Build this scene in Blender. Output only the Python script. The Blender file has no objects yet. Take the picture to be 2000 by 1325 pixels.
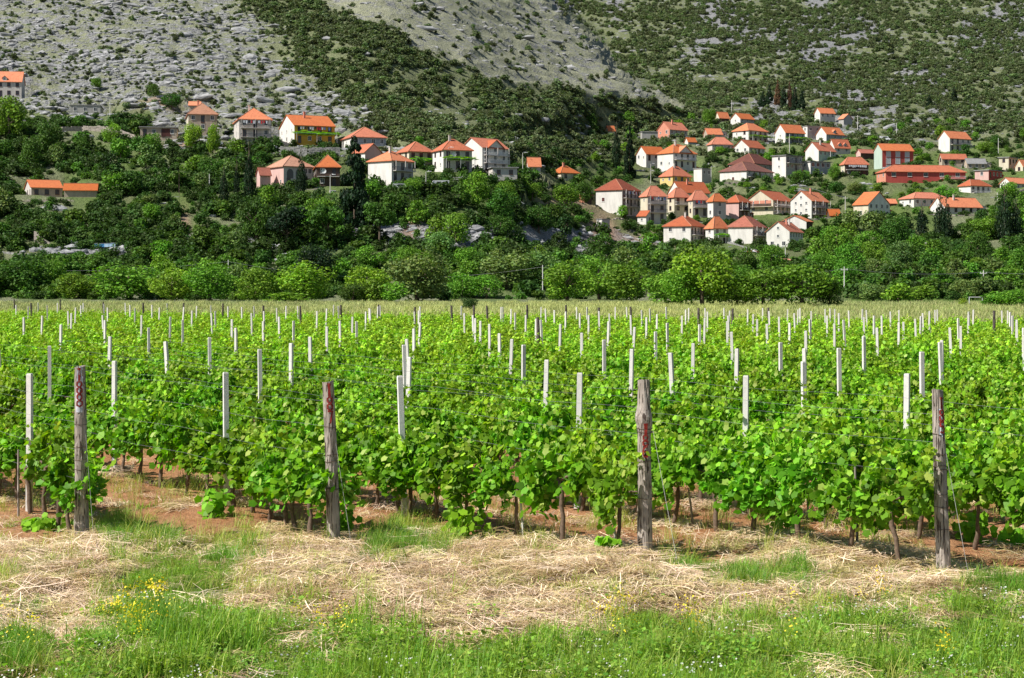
import bpy, math, random
import numpy as np
from mathutils import Vector, Matrix, noise as mnoise

# ---------------------------------------------------------------- camera, sky, sun, exposure
F = 3500.0          # focal length in photo pixels (photo 2000 wide)
EYE = 3.1           # eye height above the vineyard
HOR = 560.0         # photo row of the horizon
S = bpy.context.scene
COL = S.collection
cam_d = bpy.data.cameras.new("camera")
cam = bpy.data.objects.new("camera", cam_d); COL.objects.link(cam)
cam.location = (0, 0, EYE); cam.rotation_euler = (math.pi/2, 0, 0)
cam_d.sensor_width = 36; cam_d.lens = F/2000*36
cam_d.shift_y = -(662.5-HOR)/2000
cam_d.clip_start = 0.5; cam_d.clip_end = 6000
S.camera = cam
SUN_EL = math.radians(47)
SUN_H = Vector((-0.90, -0.44)).normalized()
w = bpy.data.worlds.new("World"); S.world = w; w.use_nodes = True
nt = w.node_tree; nt.nodes.clear()
sky = nt.nodes.new('ShaderNodeTexSky'); sky.sky_type = 'NISHITA'; sky.sun_disc = False
sky.sun_elevation = SUN_EL; sky.sun_rotation = math.atan2(SUN_H.x, SUN_H.y)
sky.air_density = 1.0; sky.dust_density = 0.6
bg = nt.nodes.new('ShaderNodeBackground'); bg.inputs[1].default_value = 0.062
wo = nt.nodes.new('ShaderNodeOutputWorld')
nt.links.new(sky.outputs[0], bg.inputs[0]); nt.links.new(bg.outputs[0], wo.inputs[0])
sun_d = bpy.data.lights.new("sun", 'SUN'); sun_d.energy = 5.0; sun_d.angle = math.radians(0.5)
sun_d.color = (1.0, 0.95, 0.87)
sun = bpy.data.objects.new("sun", sun_d); COL.objects.link(sun)
sdir = Vector((SUN_H.x*math.cos(SUN_EL), SUN_H.y*math.cos(SUN_EL), math.sin(SUN_EL)))
sun.rotation_euler = sdir.to_track_quat('Z', 'Y').to_euler()
S.view_settings.view_transform = 'Standard'; S.view_settings.look = 'None'
S.view_settings.gamma = 1; S.view_settings.exposure = 0.42
S.view_settings.use_curve_mapping = False
S.cycles.max_bounces = 6; S.cycles.transparent_max_bounces = 4
S.cycles.diffuse_bounces = 3; S.cycles.glossy_bounces = 2; S.cycles.transmission_bounces = 3

R = random.Random(7)
NR = np.random.default_rng(11)

# ---------------------------------------------------------------- helpers
def lin(r, g, b):
    f = lambda c: (c/255/12.92) if c/255 <= .04045 else ((c/255+.055)/1.055)**2.4
    return (f(r), f(g), f(b))
def vnoise(x, y, seed=0):
    x = np.asarray(x, float); y = np.asarray(y, float)
    xi = np.floor(x).astype(np.int64); yi = np.floor(y).astype(np.int64)
    fx = x-xi; fy = y-yi; fx = fx*fx*(3-2*fx); fy = fy*fy*(3-2*fy)
    def h(a, b):
        n = (a*374761393 + b*668265263 + seed*982451653) & 0x7fffffff
        n = ((n ^ (n >> 13))*1274126177) & 0x7fffffff
        return ((n ^ (n >> 16)) & 0xffff)/65535.0
    return (h(xi,yi)*(1-fx)+h(xi+1,yi)*fx)*(1-fy)+(h(xi,yi+1)*(1-fx)+h(xi+1,yi+1)*fx)*fy
def fbm(x, y, seed=0, o=4):
    v = 0; a = .5; t = 0
    for i in range(o):
        v = v + a*vnoise(x*2**i, y*2**i, seed+i*7); t += a; a *= .5
    return v/t
def sst(a, b, x):
    t = np.clip((np.asarray(x, float)-a)/(b-a), 0, 1); return t*t*(3-2*t)

def link(o, parent=None):
    COL.objects.link(o)
    if parent is not None: o.parent = parent
    return o
def mesh_np(name, v, f, mats, tint=None, mi=None, smooth=False, extra=None):
    """v (n,3); f list of tuples or (m,k) array"""
    me = bpy.data.meshes.new(name)
    if isinstance(f, np.ndarray):
        k = f.shape[1]; m = f.shape[0]
        me.vertices.add(len(v)); me.vertices.foreach_set('co', np.asarray(v, np.float32).ravel())
        me.loops.add(m*k); me.loops.foreach_set('vertex_index', f.astype(np.int32).ravel())
        me.polygons.add(m); me.polygons.foreach_set('loop_start', (np.arange(m)*k).astype(np.int32))
        me.polygons.foreach_set('loop_total', np.full(m, k, np.int32))
        me.update(calc_edges=True)
    else:
        me.from_pydata([tuple(p) for p in v], [], f)
    for m_ in (mats if isinstance(mats, (list, tuple)) else [mats]): me.materials.append(m_)
    if mi is not None: me.polygons.foreach_set('material_index', np.asarray(mi, np.int32))
    if tint is not None:
        a = me.color_attributes.new('tint', 'FLOAT_COLOR', 'POINT')
        c = np.ones((len(v), 4), np.float32); c[:, :3] = tint; a.data.foreach_set('color', c.ravel())
    if extra:
        for k_, arr in extra.items():
            a = me.attributes.new(k_, 'FLOAT', 'POINT'); a.data.foreach_set('value', np.asarray(arr, np.float32))
    if smooth: me.polygons.foreach_set('use_smooth', np.ones(len(me.polygons), bool))
    me.validate(); me.update()
    return me
def ob(name, me, parent=None, loc=None, rz=None, **kw):
    o = bpy.data.objects.new(name, me)
    if loc is not None: o.location = loc
    if rz is not None: o.rotation_euler = (0, 0, rz)
    link(o, parent); tag(o, **kw); return o
def tag(o, label=None, cat=None, group=None, kind=None):
    if label: o['label'] = label
    if cat: o['category'] = cat
    if group: o['group'] = group
    if kind: o['kind'] = kind
    return o
def empty(name, loc, rz=0, scale=None, **kw):
    o = bpy.data.objects.new(name, None); o.location = loc; o.rotation_euler = (0, 0, rz)
    o.empty_display_size = .3
    if scale: o.scale = scale
    link(o); tag(o, **kw); return o

class MB:
    def __init__(s): s.v = []; s.f = []; s.m = []
    def quad(s, a, b, c, d, m=0):
        n = len(s.v); s.v += [a, b, c, d]; s.f.append((n, n+1, n+2, n+3)); s.m.append(m)
    def poly(s, pts, m=0):
        n = len(s.v); s.v += list(pts); s.f.append(tuple(range(n, n+len(pts)))); s.m.append(m)
    def box(s, x0, y0, z0, x1, y1, z1, m=0):
        n = len(s.v)
        s.v += [(x0,y0,z0),(x1,y0,z0),(x1,y1,z0),(x0,y1,z0),(x0,y0,z1),(x1,y0,z1),(x1,y1,z1),(x0,y1,z1)]
        for q in ((0,3,2,1),(4,5,6,7),(0,1,5,4),(1,2,6,5),(2,3,7,6),(3,0,4,7)):
            s.f.append(tuple(n+i for i in q)); s.m.append(m)
    def tube(s, pts, rad, sides=6, m=0, cap=True):
        n0 = len(s.v); pts = [Vector(p) for p in pts]
        if not isinstance(rad, (list, tuple)): rad = [rad]*len(pts)
        for i, p in enumerate(pts):
            d = (pts[min(i+1, len(pts)-1)]-pts[max(i-1, 0)]).normalized()
            up = Vector((0, 0, 1)) if abs(d.z) < .9 else Vector((1, 0, 0))
            a = d.cross(up).normalized(); b = d.cross(a)
            for k in range(sides):
                t = 2*math.pi*k/sides
                s.v.append(tuple(p+a*math.cos(t)*rad[i]+b*math.sin(t)*rad[i]))
        for i in range(len(pts)-1):
            for k in range(sides):
                a = n0+i*sides+k; b = n0+i*sides+(k+1) % sides
                s.f.append((a, b, b+sides, a+sides)); s.m.append(m)
        if cap:
            s.f.append(tuple(n0+k for k in range(sides))[::-1]); s.m.append(m)
            e = n0+(len(pts)-1)*sides
            s.f.append(tuple(e+k for k in range(sides))); s.m.append(m)
    def mesh(s, name, mats, smooth=False):
        return mesh_np(name, s.v, s.f, mats, mi=s.m, smooth=smooth)

# ---------------------------------------------------------------- materials
MATS = {}
def nodes(m):
    m.use_nodes = True; n = m.node_tree; n.nodes.clear(); return n
class NG:
    def __init__(s, m): s.t = nodes(m)
    def n(s, typ, **kw):
        x = s.t.nodes.new(typ)
        for k, v in kw.items():
            if k.startswith('i_'):
                key = k[2:]; key = int(key) if key.isdigit() else key
                x.inputs[key].default_value = v
            else: setattr(x, k, v)
        return x
    def l(s, a, b): s.t.links.new(a, b)
    def noise(s, scale, detail=4, vec=None, rough=.55):
        x = s.n('ShaderNodeTexNoise'); x.inputs['Scale'].default_value = scale
        x.inputs['Detail'].default_value = detail; x.inputs['Roughness'].default_value = rough
        if vec is not None: s.l(vec, x.inputs['Vector'])
        return x.outputs['Fac']
    def ramp(s, fac, stops):
        r = s.n('ShaderNodeValToRGB'); e = r.color_ramp.elements
        while len(e) < len(stops): e.new(.5)
        for i, (p, c) in enumerate(stops):
            e[i].position = p; e[i].color = (*c, 1) if len(c) == 3 else c
        s.l(fac, r.inputs[0]); return r.outputs[0]
    def mix(s, fac, a, b, mode='MIX'):
        x = s.n('ShaderNodeMix', data_type='RGBA', blend_type=mode)
        for i, v in ((0, fac), (6, a), (7, b)):
            if isinstance(v, (int, float)): x.inputs[i].default_value = v
            elif isinstance(v, tuple): x.inputs[i].default_value = (*v[:3], 1)
            else: s.l(v, x.inputs[i])
        return x.outputs[2]
    def math(s, op, a, b=0.0):
        x = s.n('ShaderNodeMath', operation=op)
        for i, v in ((0, a), (1, b)):
            if isinstance(v, (int, float)): x.inputs[i].default_value = v
            else: s.l(v, x.inputs[i])
        return x.outputs[0]
    def attr(s, name, color=False):
        x = s.n('ShaderNodeAttribute', attribute_name=name)
        return x.outputs['Color'] if color else x.outputs['Fac']
    def out(s, col, rough=.8, spec=.3, bump=None, bstr=.5, bdist=.02, metal=0):
        p = s.n('ShaderNodeBsdfPrincipled')
        if isinstance(col, tuple): p.inputs['Base Color'].default_value = (*col[:3], 1)
        else: s.l(col, p.inputs['Base Color'])
        p.inputs['Roughness'].default_value = rough; p.inputs['Specular IOR Level'].default_value = spec
        p.inputs['Metallic'].default_value = metal
        if bump is not None:
            b = s.n('ShaderNodeBump'); b.inputs['Strength'].default_value = bstr
            b.inputs['Distance'].default_value = bdist; s.l(bump, b.inputs['Height'])
            s.l(b.outputs[0], p.inputs['Normal'])
        o = s.n('ShaderNodeOutputMaterial'); s.l(p.outputs[0], o.inputs[0]); return p, o
def new(name):
    m = bpy.data.materials.new(name); MATS[name] = m; return m
def plain(name, col, rough=.8, var=.15, scale=3, spec=.3, metal=0, bstr=.3, bdist=.01):
    m = new(name); g = NG(m); tc = g.n('ShaderNodeTexCoord').outputs['Object']
    f = g.noise(scale, 5, tc)
    c = g.ramp(f, [(.25, tuple(x*(1-var) for x in col)), (.75, tuple(min(1, x*(1+var)) for x in col))])
    g.out(c, rough, spec, bump=f, bstr=bstr, bdist=bdist, metal=metal); return m
def leafmat(name, col, trans=.3, rough=.5, objcol=False, rnd=.25, spec=.35, tcol=None, dry=0):
    """leaf: tint attribute * colour, with light passing through"""
    m = new(name); g = NG(m)
    c = g.mix(1.0, g.attr('tint', True), tuple(col), 'MULTIPLY')
    oi = g.n('ShaderNodeObjectInfo')
    if objcol: c = g.mix(1.0, c, oi.outputs['Color'], 'MULTIPLY')
    hs = g.n('ShaderNodeHueSaturation'); g.l(c, hs.inputs['Color'])
    g.l(g.math('ADD', g.math('MULTIPLY', oi.outputs['Random'], rnd*2), 1-rnd), hs.inputs['Value'])
    g.l(g.math('ADD', g.math('MULTIPLY', oi.outputs['Random'], .03), .485), hs.inputs['Hue'])
    c = hs.outputs[0]
    p, o = g.out(c, rough, spec)
    t = g.n('ShaderNodeBsdfTranslucent')
    tc = g.mix(1.0, c, tcol or (1.1, 1.25, .5), 'MULTIPLY')
    g.l(tc, t.inputs[0])
    mx = g.n('ShaderNodeMixShader'); mx.inputs[0].default_value = trans
    g.l(p.outputs[0], mx.inputs[1]); g.l(t.outputs[0], mx.inputs[2]); g.l(mx.outputs[0], o.inputs[0])
    return m
leafmat('vine_leaf', (.195, .385, .022), .36, .5, rnd=.12, spec=.22, tcol=(1.35, 1.45, .3))
leafmat('grass_blade', (.27, .42, .06), .38, .5, rnd=.2, tcol=(1.2, 1.25, .5))
leafmat('straw_strand', (.88, .72, .54), .15, .6, rnd=.15, tcol=(1, 1, .9))
leafmat('crown_leaf', (1, 1, 1), .25, .55, objcol=True, rnd=.06, spec=.2, tcol=(1.2, 1.3, .5))
leafmat('shrub_leaf', (.122, .155, .068), .2, .6, rnd=.3, spec=.2)
leafmat('shrub_leaf_fresh', (.125, .185, .065), .25, .6, rnd=.25, spec=.2)
leafmat('bush_leaf', (.052, .105, .020), .25, .6, rnd=.3, spec=.2)  # leaf colour darkened to paint shaded gaps between the tree crowns
leafmat('bush_leaf_fresh', (.10, .205, .028), .3, .6, rnd=.25, spec=.2)
leafmat('petal', (.9, .75, .03), .3, .5, rnd=.1)
plain('bark', (.13, .10, .075), .9, .4, 14, .1, bdist=.01)
plain('vine_bark', (.16, .115, .085), .95, .4, 30, .1, bdist=.01)
plain('metal_wire', (.42, .42, .42), .4, .1, 5, .5, metal=.7)
plain('rusty_wire', (.12, .08, .06), .6, .2, 20, .3, metal=.4)
def concrete(name, col, sc=6):
    m = new(name); g = NG(m); tc = g.n('ShaderNodeTexCoord').outputs['Object']
    oi = g.n('ShaderNodeObjectInfo')
    f = g.noise(sc, 6, tc, .65); f2 = g.noise(sc*9, 3, tc)
    c = g.ramp(f, [(.3, tuple(x*.72 for x in col)), (.5, col), (.8, tuple(min(1, x*1.08) for x in col))])
    c = g.mix(g.math('MULTIPLY', f2, .25), c, tuple(x*.6 for x in col))
    hs = g.n('ShaderNodeHueSaturation'); g.l(c, hs.inputs['Color'])
    g.l(g.math('ADD', g.math('MULTIPLY', oi.outputs['Random'], .22), .86), hs.inputs['Value'])
    g.out(hs.outputs[0], .85, .25, bump=f2, bstr=.4, bdist=.004); return m
concrete('post_concrete', (.76, .74, .70))
concrete('grey_concrete', (.42, .41, .39), 1.2)
# weathered wood, long cracks
def wood(name, a, b, dark):
    m = new(name); g = NG(m); tc = g.n('ShaderNodeTexCoord').outputs['Object']
    mp = g.n('ShaderNodeMapping'); mp.inputs['Scale'].default_value = (1, 1, .07); g.l(tc, mp.inputs[0])
    f = g.noise(75, 6, mp.outputs[0], .6)
    f2 = g.noise(4, 4, tc)
    mp2 = g.n('ShaderNodeMapping'); mp2.inputs['Scale'].default_value = (1, 1, .12); g.l(tc, mp2.inputs[0])
    f3 = g.noise(38, 3, mp2.outputs[0], .5)
    c = g.ramp(f, [(.33, dark), (.47, b), (.62, a), (.8, tuple(x*1.15 for x in a))])
    c = g.mix(g.ramp(f2, [(.4, (0, 0, 0)), (.7, (1, 1, 1))]), c, tuple(x*.75 for x in b), 'MIX')
    crack = g.ramp(f3, [(.37, (0, 0, 0)), (.42, (1, 1, 1))])
    c = g.mix(g.math('SUBTRACT', 1.0, crack), c, dark)
    h = g.math('ADD', g.math('MULTIPLY', f, .5), crack)
    g.out(c, .92, .15, bump=h, bstr=1.0, bdist=.012); return m
wood('weathered_wood', (.50, .45, .40), (.37, .32, .28), (.08, .06, .05))
wood('dark_wood', (.20, .17, .15), (.13, .11, .10), (.03, .025, .02))
plain('number_paint', (.24, .022, .016), .6, .35, 30, .3)
plain('pale_paint', (.50, .53, .60), .8, .3, 25, .2)
# roofs
def roofmat(name, a, b, sc=1):
    m = new(name); g = NG(m); tc = g.n('ShaderNodeTexCoord').outputs['Object']
    f = g.noise(.5, 4, tc); f2 = g.noise(7, 4, tc, .7)
    c = g.ramp(f2, [(.25, b), (.5, a), (.8, tuple(min(1, x*1.2) for x in a))])
    c = g.mix(g.ramp(f, [(.45, (0, 0, 0)), (.75, (.6, .6, .6))]), c, b)
    oi = g.n('ShaderNodeObjectInfo'); hs = g.n('ShaderNodeHueSaturation'); g.l(c, hs.inputs['Color'])
    g.l(g.math('ADD', g.math('MULTIPLY', oi.outputs['Random'], .38), .78), hs.inputs['Value']); g.l(g.math('SUBTRACT', 1.05, g.math('MULTIPLY', oi.outputs['Random'], .16)), hs.inputs['Saturation']); c = hs.outputs[0]
    f5 = g.noise(1.6, 5, tc, .75); c = g.mix(g.ramp(f5, [(.52, (0, 0, 0)), (.70, (.75, .75, .75))]), c, tuple(x*.45 for x in b))
    wv = g.n('ShaderNodeTexWave', wave_type='BANDS', bands_direction='Z'); wv.inputs['Scale'].default_value = 2.6
    wv.inputs['Distortion'].default_value = .4; g.l(tc, wv.inputs['Vector'])
    wx = g.n('ShaderNodeTexWave', wave_type='BANDS', bands_direction='DIAGONAL'); wx.inputs['Scale'].default_value = 1.6; g.l(tc, wx.inputs['Vector'])
    c = g.mix(g.math('MULTIPLY', wv.outputs['Fac'], .22), c, tuple(x*.55 for x in b))
    h = g.math('ADD', wv.outputs['Fac'], g.math('ADD', wx.outputs['Fac'], f2))
    g.out(c, .8, .25, bump=h, bstr=.5, bdist=.06); return m
roofmat('roof_orange', (.68, .21, .075), (.56, .15, .06))
roofmat('roof_terracotta', (.58, .175, .085), (.44, .125, .07))
roofmat('roof_red', (.42, .13, .08), (.30, .09, .06))
roofmat('roof_dark', (.22, .085, .065), (.13, .06, .05))
roofmat('roof_old', (.50, .25, .15), (.33, .14, .09))
roofmat('roof_grey', (.33, .33, .33), (.22, .22, .22))
def wallmat(name, col, stain=.25):
    m = new(name); g = NG(m); tc = g.n('ShaderNodeTexCoord').outputs['Object']
    mp = g.n('ShaderNodeMapping'); mp.inputs['Scale'].default_value = (1, 1, .25); g.l(tc, mp.inputs[0])
    f = g.noise(.9, 5, mp.outputs[0], .65); f2 = g.noise(14, 4, tc)
    c = g.ramp(f, [(.3, tuple(x*(1-stain) for x in col)), (.55, col), (.9, tuple(min(1, x*1.04) for x in col))])
    g.out(c, .9, .15, bump=f2, bstr=.3, bdist=.02); return m
wallmat('wall_white', (.72, .70, .66), .22)
wallmat('wall_cream', (.64, .58, .45), .28)
wallmat('wall_pale', (.60, .56, .52), .2)
wallmat('wall_grey', (.40, .39, .37), .3)
wallmat('wall_bluegrey', (.30, .35, .40), .2)
wallmat('wall_beige', (.46, .38, .30), .3)
wallmat('wall_ochre', (.62, .38, .07), .15)
wallmat('wall_yellow', (.68, .52, .22), .15)
wallmat('wall_red', (.52, .10, .085), .15)
wallmat('wall_salmon', (.62, .27, .19), .15)
wallmat('wall_pink', (.62, .42, .38), .2)
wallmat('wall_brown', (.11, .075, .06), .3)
wallmat('wall_mint', (.45, .55, .48), .15)
plain('glass', (.025, .03, .04), .15, .2, 2, .6)
plain('frame_white', (.72, .72, .70), .6, .05)
plain('shutter_brown', (.10, .035, .03), .6, .2)
plain('shutter_white', (.55, .57, .58), .6, .1)
plain('railing_metal', (.05, .05, .055), .5, .1)
plain('railing_white', (.65, .65, .64), .5, .1)
plain('cloth_white', (.72, .74, .80), .8, .1, 3)
plain('cloth_blue', (.12, .22, .50), .8, .2, 3)
plain('cloth_red', (.60, .05, .06), .8, .2, 3)
plain('cloth_dark', (.03, .035, .05), .8, .2, 3)
plain('paint_white', (.70, .71, .72), .3, .05, 1, .5)
plain('paint_silver', (.40, .43, .46), .25, .05, 1, .5, metal=.3)
plain('paint_darkblue', (.03, .05, .10), .3, .05, 1, .5)
plain('rubber', (.02, .02, .02), .8, .1)
plain('hive_blue', (.08, .30, .62), .6, .15, 2)
plain('hive_pale', (.45, .62, .78), .6, .15, 2)
plain('stone_dry', (.38, .335, .29), .9, .45, 1.6, .15, bstr=.9, bdist=.12)
plain('stone_grey', (.33, .325, .31), .9, .4, 1.5, .15, bstr=.9, bdist=.12)
def rockmat():
    m = new('limestone'); g = NG(m); tc = g.n('ShaderNodeTexCoord').outputs['Object']
    oi = g.n('ShaderNodeObjectInfo')
    f = g.noise(2.2, 6, tc, .7)
    c = g.ramp(f, [(.3, (.10, .105, .11)), (.48, (.29, .295, .30)), (.7, (.48, .48, .48))])
    hs = g.n('ShaderNodeHueSaturation'); g.l(c, hs.inputs['Color'])
    g.l(g.math('ADD', g.math('MULTIPLY', oi.outputs['Random'], .4), .8), hs.inputs['Value'])
    g.out(hs.outputs[0], .9, .2, bump=f, bstr=1, bdist=.2)
rockmat()
def hillmat():
    m = new('hill_ground'); g = NG(m); tc = g.n('ShaderNodeTexCoord').outputs['Object']
    f1 = g.noise(.22, 7, tc, .68); f2 = g.noise(1.3, 6, tc, .7); f3 = g.noise(.05, 4, tc)
    mq = g.n('ShaderNodeMapping'); mq.inputs['Scale'].default_value = (.45, .45, 2.2); g.l(tc, mq.inputs[0])
    f4 = g.noise(.55, 6, mq.outputs[0], .7)
    grass = g.ramp(f2, [(.3, (.08, .10, .045)), (.5, (.15, .18, .08)), (.75, (.25, .26, .13))])
    dry = g.ramp(f2, [(.3, (.19, .20, .13)), (.5, (.31, .32, .22)), (.7, (.42, .42, .31))])
    c = g.mix(g.attr('dry'), grass, dry)
    fresh = g.ramp(f2, [(.3, (.07, .12, .025)), (.7, (.15, .24, .05))])
    c = g.mix(g.attr('fresh'), c, fresh)
    rock = g.ramp(f2, [(.35, (.05, .053, .056)), (.46, (.20, .205, .21)), (.66, (.44, .44, .435))])
    rf = g.math('ADD', g.math('MULTIPLY', f1, .9), g.math('SUBTRACT', g.attr('rock'), .85))
    rf = g.ramp(g.math('ADD', rf, g.math('MULTIPLY', f4, .75)), [(.47, (0, 0, 0)), (.60, (1, 1, 1))])
    c = g.mix(rf, c, rock)
    soil = g.ramp(f2, [(.3, (.26, .16, .10)), (.7, (.46, .34, .26))])
    c = g.mix(g.attr('soil'), c, soil)
    g.out(c, .95, .1, bump=g.math('ADD', f1, f2), bstr=1, bdist=.9)
hillmat()
def fieldmat():
    m = new('field_ground'); g = NG(m); tc = g.n('ShaderNodeTexCoord').outputs['Object']
    f1 = g.noise(1.1, 6, tc, .65); f2 = g.noise(11, 6, tc, .7); f3 = g.noise(45, 4, tc, .6)
    soil = g.ramp(f2, [(.28, (.26, .105, .045)), (.5, (.47, .22, .10)), (.72, (.60, .33, .18))])
    soil = g.mix(g.ramp(f1, [(.4, (0, 0, 0)), (.7, (.7, .7, .7))]), soil, (.60, .35, .20))
    dry = g.ramp(f3, [(.3, (.30, .20, .11)), (.5, (.52, .39, .24)), (.72, (.70, .57, .38))])
    green = g.ramp(f3, [(.3, (.05, .075, .018)), (.55, (.10, .15, .035)), (.8, (.18, .22, .07))])
    far = g.ramp(f1, [(.3, (.15, .20, .06)), (.5, (.24, .28, .09)), (.7, (.33, .34, .15))])
    c = g.mix(g.attr('straw'), soil, dry)
    c = g.mix(g.attr('green'), c, green)
    c = g.mix(g.attr('far'), c, far)
    g.out(c, .95, .1, bump=g.math('ADD', g.math('MULTIPLY', f2, 2.0), f3), bstr=1, bdist=.045)
fieldmat()
# ---------------------------------------------------------------- the lie of the land
# depth along a line of sight for each direction (px) and height angle (py)
PYK = [-450, -200, 0, 100, 200, 220, 250, 300, 360, 430, 475, 520, 560, 585, 592, 600]
DL = [1250, 950, 740, 672, 608, 594, 566, 532, 492, 452, 434, 416, 398, 380, 330, 271.25]
DR = [2700, 1950, 1380, 1110, 880, 838, 792, 735, 672, 594, 562, 445, 400, 380, 330, 271.25]
def depth(px, py):
    px = np.asarray(px, float); py = np.asarray(py, float)
    l = np.interp(py, PYK, DL); r = np.interp(py, PYK, DR)
    l = l*(1+.30*sst(700, 1320, px)*sst(300, 215, py))
    c = np.interp(py, [-450, -200, 0, 80, 130, 225, 262], [640, 880, 1085, 1165, 1200, 1325, 1075])
    hw = np.interp(py, [150, 225, 262], [16, 60, 190])
    t = sst(c-hw, c+hw, px)
    return l*(1-t)+r*t
_tpx = np.arange(-1200, 3201, 12.0); _tpy = np.arange(600, -452, -2.0)
_TG = depth(*np.meshgrid(_tpx, _tpy)); _inc = np.maximum(0, 585-_tpy)[:, None]*.30
_TG = np.maximum.accumulate(_TG-_inc, 0)+_inc
def depth(px, py):
    i = np.clip((600-np.asarray(py, float))/2, 0, len(_tpy)-1.001); j = np.clip((np.asarray(px, float)+1200)/12, 0, len(_tpx)-1.001)
    a = i.astype(int); b = j.astype(int); u = i-a; v = j-b
    return (_TG[a, b]*(1-u)+_TG[a+1, b]*u)*(1-v)+(_TG[a, b+1]*(1-u)+_TG[a+1, b+1]*u)*v
def at(px, py, D=None):
    """world point on the hillside seen at photo pixel (px, py)"""
    D = float(depth(px, py)) if D is None else D
    return Vector(((px-1000)*D/F, D, EYE+(HOR-py)*D/F))
def scr(x, y, z): return 1000+F*x/y, HOR-F*(z-EYE)/y

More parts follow.
